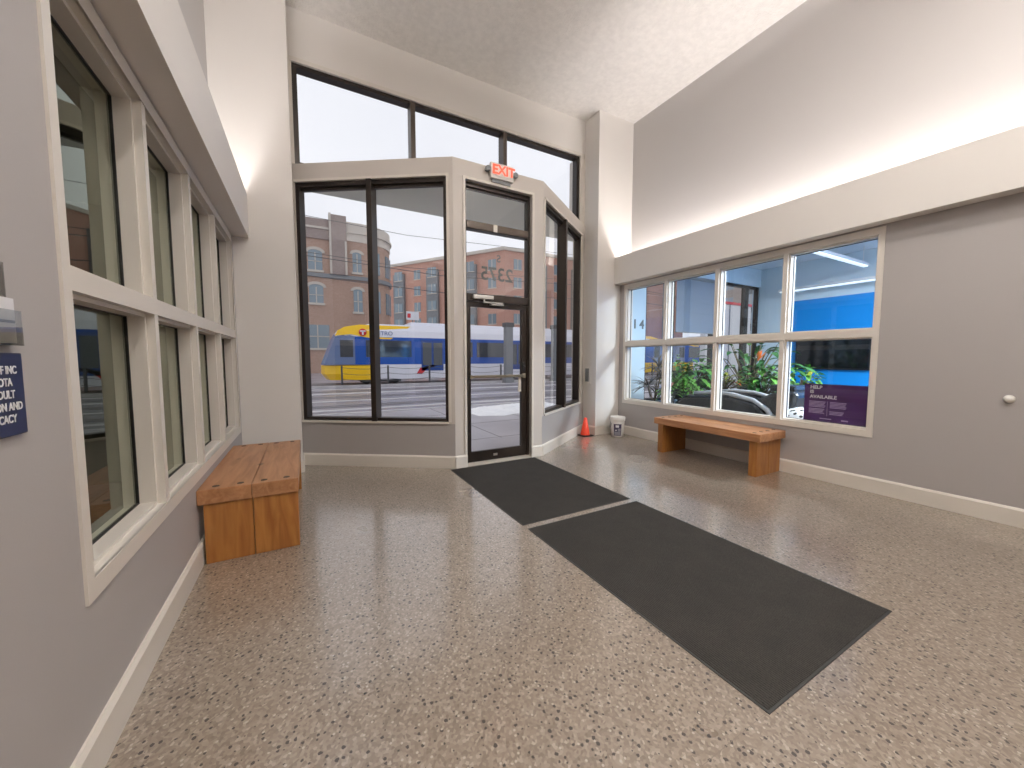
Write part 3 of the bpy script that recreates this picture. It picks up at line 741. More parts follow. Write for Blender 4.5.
# massage recliner
def recliner():
    r = thing('recliner', 'black padded recliner chair with silver arm trim beside the right window', 'recliner', (6.05, 3.5, 0)); o = r.location[:]
    X0, X1 = 5.70, 6.45
    # base
    MB().box(X0+.1, X1-.1, 3.0, 4.1, 0.02, .25, bev=.04).build('base', M['darkgrey'], r, o)
    q = MB(); q.prism_x([(4.55, .30), (4.60, .42), (4.0, .62), (3.35, .56), (3.3, .34), (3.6, .25)], X0+.14, X1-.14); ob = q.build('seat', M['blackleather'], r, o)
    md = ob.modifiers.new('b', 'BEVEL'); md.width = .05; md.segments = 3
    q = MB(); q.prism_x([(3.45, .35), (3.40, .62), (2.75, .95), (2.55, .90), (2.60, .70), (3.1, .32)], X0+.12, X1-.12); ob = q.build('backrest', M['blackleather'], r, o)
    md = ob.modifiers.new('b', 'BEVEL'); md.width = .07; md.segments = 3
    for a, b in ((X0, X0+.16), (X1-.16, X1)):
        q = MB(); q.prism_x([(4.35, .12), (4.42, .60), (4.15, .76), (3.5, .80), (3.05, .72), (2.85, .50), (2.95, .12)], a, b); ob = q.build('armrest', M['blackleather'], r, o)
        md = ob.modifiers.new('b', 'BEVEL'); md.width = .06; md.segments = 3
        q = MB(); q.tube([((a+b)/2, 4.05, .79), ((a+b)/2, 3.75, .83), ((a+b)/2, 3.4, .82), ((a+b)/2, 3.1, .76), ((a+b)/2, 2.9, .64), ((a+b)/2, 2.80, .48)], .035, 10); q.build('arm_trim', M['silver'], r, o)
    q = MB(); q.box(X0+.2, X1-.2, 2.62, 2.95, .90, 1.0, bev=.04); q.build('headrest', M['blackleather'], r, o)
recliner()
# spotted cushion chair
def spots():
    m, nt, b = newmat('spotted_fabric')
    tc = nt.nodes.new('ShaderNodeTexCoord'); v = nt.nodes.new('ShaderNodeTexVoronoi'); v.inputs['Scale'].default_value = 16
    L(nt, tc.outputs['Object'], v.inputs['Vector'])
    rr = nt.nodes.new('ShaderNodeValToRGB'); rr.color_ramp.elements[0].position = .30; rr.color_ramp.elements[0].color = (.02, .02, .02, 1); rr.color_ramp.elements[1].position = .34; rr.color_ramp.elements[1].color = (.75, .77, .78, 1)
    L(nt, v.outputs['Distance'], rr.inputs['Fac']); L(nt, rr.outputs['Color'], b.inputs['Base Color']); b.inputs['Roughness'].default_value = .8
    return m
r = thing('pouf', 'round white pouf with black spots behind the poster pane', 'pouf', (5.72, 2.42, 0)); o = r.location[:]
MB().ball((5.72, 2.42, .48), (.28, .30, .26), 12).build('cushion', spots(), r, o)
MB().lathe([(.0, 0), (.22, 0), (.22, .24), (.25, .30), (0, .30)], (5.72, 2.42, 0), 24).build('base', M['darkgrey'], r, o)

# plants
def leafblade(mb, p, d, ln, w, droop, mi=0, n=5, lift=0.0):
    d = Vector(d).normalized(); side = d.cross(Vector((0, 0, 1)))
    if side.length < .05: side = Vector((1, 0, 0))
    side.normalize(); p = Vector(p); vs = []
    for i in range(n+1):
        t = i/n; c = p+d*ln*t+Vector((0, 0, -droop*ln*t*t)); ww = w*math.sin(PI*min(.97, .12+t*.88))**.8*.5
        if i == n: ww = .001
        up = Vector((0, 0, ww*.35))
        vs += [c-side*ww+up, c, c+side*ww+up]
    fs = []
    for i in range(n):
        a = 3*i; fs += [(a, a+1, a+4, a+3), (a+1, a+2, a+5, a+4)]
    mb._add(vs, fs, mi, True)
def pot(r, o, x, y, rad, h, mat, z=0):
    MB().lathe([(.0, 0), (rad*.72, 0), (rad*.95, h*.9), (rad, h*.9), (rad, h), (rad*.88, h), (rad*.85, h*.9), (0, h*.9)], (x, y, z), 20).build('pot', mat, r, o)
def stand(r, o, x, y, rad, z):
    q = MB(); q.lathe([(0, z-.02), (rad, z-.02), (rad, z), (0, z)], (x, y, 0), 20)
    for k in range(3):
        a = 2*PI*k/3; q.tube([(x+rad*.8*math.cos(a), y+rad*.8*math.sin(a), z-.01), (x+rad*.9*math.cos(a), y+rad*.9*math.sin(a), 0)], .012, 6)
    q.build('plant_stand', M['darkgrey'], r, o)
def plant(name, label, x, y, zpot, rad, potmat, style, h, mats, nl=60, sp=.5, seed=0):
    rnd = random.Random(seed)
    r = thing(name, label, 'plant', (x, y, 0)); o = r.location[:]
    if zpot > .05: stand(r, o, x, y, rad, zpot)
    ph = rad*1.5; pot(r, o, x, y, rad, ph, potmat, zpot); z0 = zpot+ph*.9
    st = MB(); fo = MB()
    if style == 'spiky':
        for c in range(3):
            hx, hy, hz = x+rnd.uniform(-.12, .12), y+rnd.uniform(-.12, .12), z0+h*(.45+.25*c)
            st.tube([(x, y, z0), ((x+hx)/2, (y+hy)/2, (z0+hz)/2), (hx, hy, hz)], .014, 6)
            for k in range(nl//3):
                a = rnd.uniform(0, 2*PI); e = rnd.uniform(-.35, 1.2)
                leafblade(fo, (hx, hy, hz), (math.cos(a)*math.cos(e), math.sin(a)*math.cos(e), math.sin(e)), sp*rnd.uniform(.7, 1.1), .035, .35)
    elif style == 'bush':
        for k in range(nl):
            a = rnd.uniform(0, 2*PI); rr = sp*math.sqrt(rnd.random()); z = z0+h*rnd.uniform(.05, 1)*(1-.45*(rr/sp)**2)
            px_, py_ = x+rr*math.cos(a), y+rr*math.sin(a)
            if k % 4 == 0: st.tube([(x, y, z0), (x+.5*rr*math.cos(a), y+.5*rr*math.sin(a), (z0+z)/2+.05), (px_, py_, z)], .006, 5)
            leafblade(fo, (px_, py_, z), (math.cos(a+rnd.uniform(-1, 1)), math.sin(a+rnd.uniform(-1, 1)), rnd.uniform(-.4, .7)), rnd.uniform(.12, .22), rnd.uniform(.06, .11), .4, 0 if rnd.random() < .75 or len(mats) < 2 else 1, n=3)
    elif style == 'fern':
        for k in range(nl):
            a = rnd.uniform(0, 2*PI); e = rnd.uniform(.1, 1.3); ln = sp*rnd.uniform(.7, 1.15)
            d = Vector((math.cos(a)*math.cos(e), math.sin(a)*math.cos(e), math.sin(e)))
            pts = [Vector((x, y, z0+h*.3))+d*ln*t+Vector((0, 0, -.9*ln*t*t)) for t in [i/7 for i in range(8)]]
            st.tube(pts, .004, 4)
            for i in range(1, 8):
                dd = (pts[i]-pts[i-1]).normalized(); sd = dd.cross(Vector((0, 0, 1))).normalized()
                for s in (-1, 1): leafblade(fo, pts[i], sd*s+dd*.5, .12*(1.1-i/9), .055, .3, 0, n=2)
    elif style == 'broad':
        for k in range(nl):
            a = rnd.uniform(0, 2*PI); e = rnd.uniform(.5, 1.45); ln = h*rnd.uniform(.5, 1)
            d = Vector((math.cos(a)*math.cos(e), math.sin(a)*math.cos(e), math.sin(e)))
            tip = Vector((x, y, z0))+d*ln; st.tube([(x, y, z0), Vector((x, y, z0))+d*ln*.5+Vector((0, 0, .04)), tip], .008, 5)
            leafblade(fo, tip, (d.x, d.y, d.z*.3), sp*rnd.uniform(.7, 1.1), sp*.32, .5, 0 if rnd.random() < .8 or len(mats) < 2 else 1)
    st.build('stem', M['stem'], r, o); fo.build('foliage', [M[k] for k in mats], r, o)
    return r, o, z0
plant('dracaena', 'spiky grey purple dracaena in the first window pane from the corner', 5.88, 4.98, .30, .15, M['greypot'], 'spiky', .75, ['leafpurple'], 120, .44, 1)
plant('rubber_plant', 'yellow green plant behind the corner dracaena', 7.0, 5.35, .55, .14, M['whitepot'], 'bush', .75, ['leaf', 'leafyellow'], 90, .26, 2)
plant('boston_fern', 'tall light green trailing fern in the second window pane', 6.30, 4.72, .62, .14, M['greypot'], 'fern', .35, ['leaf'], 80, .42, 3)
plant('ivy', 'dense mid green leafy plant between the fern and the recliner', 7.0, 4.85, .45, .17, M['terra'], 'bush', .70, ['leaf', 'leafdark'], 330, .40, 4)
r, o, z0 = plant('croton', 'yellow croton with red leaves in the third window pane', 7.15, 4.42, .45, .15, M['terra'], 'broad', .45, ['leafyellow', 'flower'], 34, .24, 5)
r, o, z0 = plant('bird_of_paradise', 'tall dark broad-leaved plant with orange flower in the third pane', 8.1, 4.45, .35, .19, M['whitepot'], 'broad', 1.25, ['leafdark', 'leaf'], 44, .42, 6)
q = MB()
for k in range(4): leafblade(q, (7.95, 4.2, 1.33), (.3*math.cos(k*1.6)-.3, -.5+.2*math.sin(k), .55+.15*k), .22, .06, -.1)
q.build('flower', M['flower'], r, o)
plant('dumb_cane', 'dense dark green plant behind the recliner near the mullion', 7.25, 3.72, .40, .18, M['greypot'], 'bush', .70, ['leafdark', 'leaf'], 240, .34, 7)
plant('schefflera', 'leafy green plant behind the poster pane beside the blue wall', 8.1, 3.55, .35, .18, M['whitepot'], 'bush', .75, ['leaf', 'leafyellow'], 150, .30, 8)
r, o, z0 = plant('bromeliad', 'pale bromeliad with pink flower head in the second pane', 6.0, 4.75, .50, .11, M['whitepot'], 'broad', .16, ['leaf', 'pink'], 18, .2, 9)
q = MB()
for k in range(10): leafblade(q, (6.0, 4.75, z0+.10), (.5*math.cos(k*.63), .5*math.sin(k*.63), 1), .24, .07, .1)
q.build('flower', M['pink'], r, o)
# hanging planter cord frame
r = thing('hanging_planter', 'white corded hanging planter in front of the blue wall', 'hanging planter', (7.3, 3.42, 3.7)); o = r.location[:]
q = MB()
for s in (-1, 1):
    q.tube([(7.3, 3.42, 3.7), (7.3, 3.42, 1.75), (7.3+.03*s, 3.42+.10*s, 1.35), (7.3, 3.42-.02*s, 1.12), (7.3+.02*s, 3.42+.07*s, .98)], .008, 6)
q.build('cord', M['whitemetal'], r, o)
MB().lathe([(0, .92), (.06, .92), (.10, 1.06), (.09, 1.06), (.08, 1.03), (0, 1.03)], (7.3, 3.42, 0), 18).build('pot', M['whitepot'], r, o)

# ------------------------------------------------------------------ lobby lamps
def lobby_light(label, x, y0, y1, z):
    r = thing('pendant_light', label, 'pendant light', (x, (y0+y1)/2, z)); o = r.location[:]
    MB().prism_y([(x-.11, z), (x+.11, z), (x+.08, z+.08), (x-.08, z+.08)], y0, y1).build('housing', M['whitemetal'], r, o)
    MB().box(x-.09, x+.09, y0+.02, y1-.02, z-.03, z).build('diffuser', M['lamp'], r, o)
    for y in (y0+.3, y1-.3): MB().tube([(x, y, z+.08), (x, y, ZC)], .006, 6).build('cable', M['whitemetal'], r, o)
lobby_light('long white pendant light over the lobby, nearer the right wall', 3.0, -1.7, 1.2, 5.2)
lobby_light('long white pendant light over the lobby, nearer the left wall', 1.0, -1.7, 1.2, 5.2)
def area(name, loc, rot, sx, sy, power, col=(1, .95, .9)):
    d = bpy.data.lights.new(name, 'AREA'); d.shape = 'RECTANGLE'; d.size = sx; d.size_y = sy; d.energy = power; d.color = col
    ob = bpy.data.objects.new(name, d); C.objects.link(ob); ob.location = loc; ob.rotation_euler = rot
    return ob
PEND = 50; UP = 310; COVE_R = 125; COVE_L = 90
area('pendant_lamp', (3.0, -.25, 5.16), (0, 0, 0), .18, 2.7, PEND)
for nm_, x_ in (('ceiling_fill', 3.0), ('ceiling_fill.001', 1.0)): area(nm_, (x_, -.25, 5.30), (PI, 0, 0), .2, 2.7, UP)  # upward fill added above the pendants to brighten the ceiling
area('pendant_lamp.001', (1.0, -.25, 5.16), (0, 0, 0), .18, 2.7, PEND)
# cove strips: lamps lie on the ledges and shine up along the wall
for nm, x, s, pw, lab_ in (('led_strip', 5.20, 1, COVE_R, 'glowing white cove light strip on the right wall ledge'), ('led_strip', -.70, -1, COVE_L, 'glowing white cove light strip on the left wall ledge')):
    r = thing('cove_light', lab_, 'cove light', (x, .3, LED0+.09)); o = r.location[:]
    MB().box(x-.03, x+.03, YB+.1, YP-.05, LED0+.0905, LED0+.115).build('channel', M['whitemetal'], r, o)
    MB().box(x-.015, x+.015, YB+.12, YP-.07, LED0+.115, LED0+.125).build('led_strip', M['strip'], r, o)
    area('cove_lamp', (x, (YB+YP)/2, LED0+.14), (0, PI-s*.12, 0), .16, YP-YB-.2, pw, (1.0, .96, .94))
area('office_fill', (8.0, -.2, 3.5), (0, 0, 0), 3.6, .3, 480, (.85, .93, 1.0))  # unseen fill lamps added to brighten the office, apart from its fixtures
area('office_fill.001', (7.2, 1.0, 3.5), (0, 0, 0), .3, 2.4, 400, (.85, .93, 1.0))

# ------------------------------------------------------------------ outside: street
ZG = -.17
def st(o): o['kind'] = 'structure'; return o
m = MB(); m.box(-30, 60, 5.82, 10.2, -.3, -.02); m.prism([(B1[0]+.1, 4.58), (B2[0]-.1, 4.58), (4.5, 5.78), (4.5, 5.82), (-.04, 5.82), (-.04, 5.70)], -.3, -.02)
m.prism([(DX0-.1, 4.50), (DX1+.1, 4.50), (DX1+.1, 4.7), (DX0-.1, 4.7)], -.3, -.021)
st(m.build('sidewalk', M['pave']))
m = MB()
for y in (5.9, 7.4, 8.9): m.box(-30, 60, y-.008, y+.008, -.021, -.0185)
for x in range(-12, 30): m.box(x*1.5-.008, x*1.5+.008, 5.83, 10.2, -.021, -.0185)
st(m.build('sidewalk_joint', M['dirt']))
st(MB().box(-30, 60, 10.2, 10.38, -.3, -.01).build('kerb', M['kerb']))
st(MB().box(-60, 140, 10.38, 60, -.6, ZG).build('road', M['asphalt']))
# pale worn lane bands, kerbs and rails
q = MB()
for y, w in ((12.0, .35), (14.6, .30), (17.6, .5), (20.2, .35)): q.box(-60, 100, y, y+w, ZG-.1, ZG+.012)
st(q.build('road_band', M['kerb']))
q = MB()
for y in (12.9, 13.3, 15.9, 16.4, 18.9, 19.1): q.box(-60, 100, y, y+.16, ZG-.1, ZG+.008)
st(q.build('road_gutter', M['dirt']))
st(MB().box(-60, 100, 21.3, 21.6, ZG-.1, ZG+.12).build('platform_kerb', M['kerb']))
q = MB()
for y in (23.6, 25.04): q.box(-60, 100, y, y+.07, ZG-.1, ZG+.03)
st(q.build('rail_track', M['rail']))
# snow ridge at the kerb
def snow(label, x0, x1, y0, y1, h, seed):
    rnd = random.Random(seed); nx, ny = 44, 14; vs = []; fs = []
    ph = [(rnd.uniform(2, 9), rnd.uniform(0, 6), rnd.uniform(2, 9)) for _ in range(6)]
    for i in range(nx+1):
        for jn in range(ny+1):
            u, v = i/nx, jn/ny; e = max(0, 1-(2*u-1)**4)*max(0, 1-(2*v-1)**2)
            z = sum(math.sin(a*u*6+b+c*v*3) for a, b, c in ph)/6
            edge = .25*math.sin(u*23+seed)*(1 if v > .5 else -1)
            vs.append((x0+(x1-x0)*u, y0+(y1-y0)*v+edge*.3*(abs(2*v-1)), -.03+e*h*(.7+.5*z+rnd.uniform(-.1, .1))))
    for i in range(nx):
        for jn in range(ny): a = i*(ny+1)+jn; fs.append((a, a+ny+1, a+ny+2, a+1))
    n0 = len(vs)
    q = MB(); q._add(vs, fs, 0, True)
    q.box(x0+.3, x1-.3, y0+.3, y1-.3, -.2, -.03)
    return tag(q.build('snow_pile', M['snow']), label, 'snow pile')
snow('low heap of snow on the kerb seen through the glass door', 3.6, 6.6, 8.1, 9.7, .18, 3)

# ------------------------------------------------------------------ light rail train
def train_car(x0, label, first=True, ln=27.8):
    YT = 22.9; W = 2.65; zb = ZG+.32; zt = 3.38
    r = thing('train_car', label, 'train', (x0+ln/2, YT+W/2, ZG), group='coupled light rail cars'); o = r.location[:]
    def skin(sections, nm, mats, zlim=None):
        pass
    # side profile of nose (x offset as function of height), both ends
    prof = [(zb, .3), (.5, .02), (1.0, .02), (2.6, .62), (2.95, .85), (3.2, 1.3), (zt, 2.4)]
    def nose(z):
        for (za, a), (zb_, b) in zip(prof, prof[1:]):
            if z <= zb_: return a+(b-a)*(z-za)/(zb_-za)
        return prof[-1][1]
    def band(z0, z1, mi, xa=None, xb=None, mbx=None, ysh=0.0, top=False):
        """closed slab of the body between two heights; ends follow the nose"""
        m2 = mbx
        ins = lambda z: .0 if z < 2.6 else (z-2.6)**2*.35
        def ring(z):
            a = x0+nose(z) if xa is None else x0+xa; b = x0+ln-nose(z) if xb is None else x0+xb
            i = ins(z); rr = .55
            pts = []
            if xa is None: pts += [(a+.9, YT-ysh+i), ]
            else: pts += [(a, YT-ysh+i)]
            if xb is None: pts += [(b-.9, YT-ysh+i), (b-.15, YT+.55), (b, YT+W/2), (b-.15, YT+W-.55), (b-.9, YT+W-i)]
            else: pts += [(b, YT-ysh+i), (b, YT+W-i)]
            if xa is None: pts += [(a+.9, YT+W-i), (a+.15, YT+W-.55), (a, YT+W/2), (a+.15, YT+.55)]
            else: pts += [(a, YT+W-i)]
            return [(px_, py_, z) for px_, py_ in pts]
        A, Bq = ring(z0), ring(z1); n = len(A)
        m2._add(A+Bq, [list(range(n))[::-1], [n+i for i in range(n)]]+[(i, (i+1) % n, n+(i+1) % n, n+i) for i in range(n)], mi)
    skirt0, skirt1, blue1, roof1 = zb, 1.02, 2.62, zt
    q = MB(); band(zb, skirt1, 0, xa=2.95, xb=ln-2.95, mbx=q)
    q.build('skirt', M['twhite'], r, o)
    for a, b in ((None, 2.95), (ln-2.95, None)):
        q = MB(); band(zb, .5, 0, xa=a, xb=b, mbx=q); band(.5, skirt1-.05, 0, xa=a, xb=b, mbx=q); q.build('nose_skirt', M['tyellow'], r, o)
    q = MB(); band(skirt1, 1.9, 0, mbx=q); band(1.9, blue1, 0, mbx=q); q.build('body', M['tblue'], r, o)
    q = MB(); band(blue1, 3.0, 0, mbx=q); band(3.0, zt, 0, mbx=q); q.build('roof', M['twhite'], r, o)
    # yellow sweep from the nose back over the roof edge
    for s in (0, 1):
        q = MB(); X = (lambda d: x0+d) if s == 0 else (lambda d: x0+ln-d)
        pts = [(.70, 2.62), (1.5, 2.74), (2.2, 2.60), (2.9, 2.50), (3.7, 2.50), (4.9, 3.30), (2.0, 3.30), (1.2, 3.14), (.85, 2.92)]
        poly = [(X(a), b) for a, b in pts]
        if s: poly = poly[::-1]
        def yy(z): return YT-.02+(0 if z < 2.6 else (z-2.6)**2*.35)
        n = len(poly)
        q._add([(a, yy(b), b) for a, b in poly]+[(a, yy(b)+.05, b) for a, b in poly], [list(range(n)), [n+i for i in range(n)][::-1]]+[((i+1) % n, i, n+i, n+(i+1) % n) for i in range(n)])
        q.build('yellow_sweep', M['tyellow'], r, o)
        # windshield
        q = MB()
        ws = [(.12, 1.0), (1.72, 1.05), (1.72, 2.62), (1.45, 2.68), (.72, 2.58)]
        poly = [(X(a), b) for a, b in ws]
        if s: poly = poly[::-1]
        n = len(poly)
        q._add([(a, YT-.015, b) for a, b in poly]+[(a, YT+.03, b) for a, b in poly], [list(range(n)), [n+i for i in range(n)][::-1]]+[((i+1) % n, i, n+i, n+(i+1) % n) for i in range(n)])
        sg = 1 if s == 0 else -1
        vs = []
        for z in (1.05, 2.5, 2.75):
            a = X(nose(z)-.02)
            vs += [(a+.55*sg, YT+.1, z), (a+.13*sg, YT+.6, z), (a, YT+W/2, z), (a+.13*sg, YT+W-.6, z), (a+.55*sg, YT+W-.1, z)]
        q._add(vs, [(5*i+k, 5*i+k+1, 5*i+k+6, 5*i+k+5) for i in range(2) for k in range(4)])
        q.build('windshield', M['tshield'], r, o)
        q = MB(); q.box(X(.95), X(1.62), YT-.03, YT-.016, 1.45, 2.4); q.build('cab_window', M['tglass'], r, o)
        # round emblem
        q = MB(); T = Matrix.Translation((X(2.15), YT-.03, 2.86)) @ Matrix.Rotation(PI/2, 4, 'X')
        q.lathe([(0, -.01), (.21, -.01), (.21, .01), (0, .01)], n=20, T=T, mi=0)
        T2 = Matrix.Translation((X(2.15), YT-.045, 2.86)) @ Matrix.Rotation(PI/2, 4, 'X'); q.box(-.15, .15, .03, .10, -.004, .004, 1, T=T2); q.box(-.045, .045, -.15, .06, -.004, .004, 1, T=T2)
        q.build('emblem', [M['tred'], M['twhite']], r, o)
        q = MB(); poly = [(X(5.2), .45), (X(5.5), .42), (X(5.8), .70), (X(6.6), .98), (X(6.1), .98), (X(5.4), .78)]
        if s: poly = poly[::-1]
        q.prism_y(poly, YT-.02, YT-.006); q.build('red_swoosh', M['tred'], r, o)
    text_mesh('fleet_lettering', 'METRO', .34, M['tshield'], axes((x0+3.25, YT-.03, 2.82), (1, 0, 0), (0, 0, 1), (0, -1, 0)), r, ext=.004, off=o)
    # doors, windows
    for xx in (6.2, 12.3, 18.4, 24.4 if False else 20.6):
        if xx > ln-3.6: continue
        q = MB(); q.box(x0+xx-.7, x0+xx+.7, YT-.02, YT-.004, .62, 2.5); dr = q.build('door', M['tseat'], r, o)
        q = MB()
        for s in (-.62, .06): q.box(x0+xx+s, x0+xx+s+.56, YT-.03, YT-.02, .95, 2.35)
        q.build('door_glass', M['tglass'], dr, o)
    for xa, xb in ((2.3, 4.9), (7.3, 8.9), (9.2, 11.2), (13.3, 15.2), (15.6, 17.4), (21.6, 23.8)):
        q = MB(); q.box(x0+xa, x0+xb, YT-.02, YT-.004, 1.45, 2.42); q.build('window', M['tglass'], r, o)
    q = MB(); q.box(x0+13.7, x0+14.6, YT-.04, YT-.02, .5, 2.6); 
    for xx in (3.2, ln/2, ln-3.2):
        q = MB()
        q.box(x0+xx-1.1, x0+xx+1.1, YT+.2, YT+W-.2, ZG+.18, ZG+.42)
        for w_ in (-.8, .8):
            for yw in (YT+.62, YT+2.02):
                q.lathe([(0, -.06), (.31, -.06), (.33, 0), (.31, .06), (0, .06)], n=18, T=Matrix.Translation((x0+xx+w_, yw, ZG+.36)) @ Matrix.Rotation(PI/2, 4, 'X'))
        q.build('bogie', M['darkgrey'], r, o)
    q = MB(); q.box(x0+5, x0+ln-5, YT+.5, YT+W-.5, zt, zt+.22, bev=.05); q.build('roof_equipment', M['twhite'], r, o)
    return r
train_car(.75, 'yellow nosed blue and white tram car passing outside, front of the train')
train_car(29.3, 'second blue and white tram car, coupled behind and further right', False)

# cable fence in front of the track
r = thing('cable_fence', 'low post and cable fence along the near side of the tram track', 'fence', (10, 22.2, ZG)); o = r.location[:]
k = 0; xx = 1.7
while xx < 42:
    MB().box(xx-.045, xx+.045, 22.16, 22.24, ZG, .98).build('post', M['darkgrey'], r, o); xx += 2.42
q = MB()
for zz in (.25, .55, .88):
    xx = 1.7
    while xx < 40:
        pts = [(xx+2.42*t/6, 22.2, zz-.10*math.sin(PI*t/6)) for t in range(7)]; q.tube(pts, .012, 5); xx += 2.42
q.build('cable', M['darkgrey'], r, o)
# station pylons
for x, lab_ in ((11.3, 'grey square station pylon in front of the tram, seen through the door'), (14.95, 'grey square station pylon seen through the angled right window')):
    y = 21.0
    r = thing('station_pylon', lab_, 'pylon', (x, y, ZG)); o = r.location[:]
    MB().box(x-.24, x+.24, y-.2, y+.2, ZG, 3.35, bev=.02).build('column', M['midgrey'], r, o)
    MB().box(x-.30, x+.30, y-.26, y+.26, 3.35, 3.62, bev=.02).build('cap', M['darkgrey'], r, o)
    MB().box(x-.30, x+.30, y-.26, y+.26, ZG, ZG+.25, bev=.02).build('base', M['midgrey'], r, o)
# small white sign above the tram roof
r = thing('street_sign', 'small white sign with red mark above the tram roof', 'sign', (6.9, 27.5, ZG)); o = r.location[:]
MB().tube([(6.9, 27.5, ZG), (6.9, 27.5, 4.2)], .05, 8).build('post', M['midgrey'], r, o)
MB().box(6.45, 7.35, 27.42, 27.47, 4.15, 4.75).build('sign_board', M['whitemetal'], r, o)
MB().box(6.52, 6.75, 27.41, 27.42, 4.3, 4.6).build('red_mark', M['tred'], r, o)
# overhead wires
for n_, (y, z) in enumerate(((23.9, 6.0), (24.4, 7.2), (33.0, 9.5), (33.6, 12.4))):
    q = MB(); pts = [(-46+i*9, y, z+.35*math.cos(i*PI/2)) for i in range(12)]; q.tube(pts, .022, 5)
    tag(q.build('overhead_wire', M['darkgrey']), ['thin overhead tram wire just above the tram roof', 'thin overhead wire second above the tram', 'thin wire across the brick facade at mid height', 'thin wire high across the brick facade'][n_], 'wire')

# ------------------------------------------------------------------ buildings across the street
def arch_window(mb_f, mb_g, x, z0, w, h, y, parent, o, arch=True):
    n = 8; pts = [(x-w/2, z0), (x+w/2, z0), (x+w/2, z0+h)]
    if arch: pts += [(x+w/2*math.cos(PI*k/n), z0+h+w*.22*math.sin(PI*k/n)) for k in range(1, n)]
    pts += [(x-w/2, z0+h)]
    g = MB(); g.prism_y(pts, y-.03, y+.05); wn = g.build('window', M['bglass'], parent, o)
    f = MB(); f.box(x-w/2-.12, x+w/2+.12, y-.12, y+.02, z0-.22, z0)
    f.box(x-.05, x+.05, y-.06, y-.03, z0, z0+h); f.box(x-w/2, x+w/2, y-.06, y-.03, z0+h*.48, z0+h*.52)
    if arch:
        for k in range(10):
            a0_ = PI*k/10; a1_ = PI*(k+1)/10
            q = [(x+(w/2)*math.cos(a0_), z0+h+w*.22*math.sin(a0_)), (x+(w/2+.28)*math.cos(a0_), z0+h+(w*.22+.28)*math.sin(a0_)), (x+(w/2+.28)*math.cos(a1_), z0+h+(w*.22+.28)*math.sin(a1_)), (x+(w/2)*math.cos(a1_), z0+h+w*.22*math.sin(a1_))]
            f.prism_y(q, y-.07, y+.02)
    f.build('window_surround', M['stone'], wn, o)
r = thing('brick_building', 'older brown brick corner building with arched windows and rounded end', 'building', (-4, 48, ZG)); o = r.location[:]
Y = 44.0
# rounded corner footprint
R_ = 3.6; XE = 9.2
foot = [(-30, Y), (XE-R_, Y)]+[(XE-R_+R_*math.sin(a*PI/16), Y+R_-R_*math.cos(a*PI/16)) for a in range(1, 9)]+[(XE, Y+18), (-30, Y+18)]
MB().prism(foot, ZG, 9.75).build('wall', M['brick1'], r, o)
MB().prism(foot, 10.15, 14.6).build('upper_wall', M['brick1'], r, o)
def grow(fp, g):
    cx_, cy_ = -10, Y+9
    return [(px_+(g if px_ > cx_ else -g), py_+(g if py_ > cy_ else -g)) for px_, py_ in fp]
MB().prism(grow(foot, .18), 9.75, 10.15).build('string_course', M['midgrey'], r, o)
MB().prism(grow(foot, .25), 14.6, 14.8).build('cornice', M['stone'], r, o)
MB().prism(foot, 14.8, 15.3).build('parapet', M['brickgrey'], r, o)
q = MB(); q.box(-30, 2.6, Y-.15, Y+.6, 13.6, 15.6); q.build('parapet_band', M['brickgrey'], r, o)
q = MB(); q.box(2.75, 4.2, Y-.35, Y+1, 10.15, 16.2); q.build('pier', M['brickgrey'], r, o)
q = MB(); q.box(2.55, 2.75, Y-.4, Y+.5, 10.15, 16.3); q.box(4.0, 4.2, Y-.42, Y+.5, 10.15, 13.6); q.build('pier_edge', M['stone'], r, o)
q = MB(); q.prism([(4.2, Y-.1), (XE-R_, Y-.1)]+[(XE-R_+(R_+.1)*math.sin(a*PI/16), Y+R_-(R_+.1)*math.cos(a*PI/16)) for a in range(1, 9)]+[(XE-.4, Y+8), (4.2, Y+8)], 13.8, 15.75); q.build('pale_frieze', M['stone'], r, o)
for x in (-9.6, -6.0, -2.4, 1.2):
    arch_window(None, None, x, 10.45, 1.3, 1.75, Y, r, o); arch_window(None, None, x, 7.1, 1.3, 1.6, Y, r, o)
    arch_window(None, None, x, 2.45, 2.2, 2.4, Y, r, o, arch=False)
for x in (5.2,):
    arch_window(None, None, x, 6.4, .9, 2.2, Y, r, o); arch_window(None, None, x, 10.6, .9, 1.9, Y, r, o)
for k, a in enumerate((2.4, 5.0, 7.4)):
    an = a*PI/16; cx_, cy_ = XE-R_+R_*math.sin(an), Y+R_-R_*math.cos(an)
    T = axes((cx_, cy_, 0), (math.cos(an), math.sin(an), 0), (-math.sin(an), math.cos(an), 0), (0, 0, 1))
    for z0_ in (2.0, 6.4, 10.6):
        MB().box(-.4, .4, -.08, .1, z0_, z0_+2.4, T=T).build('window', M['bglass'], r, o)

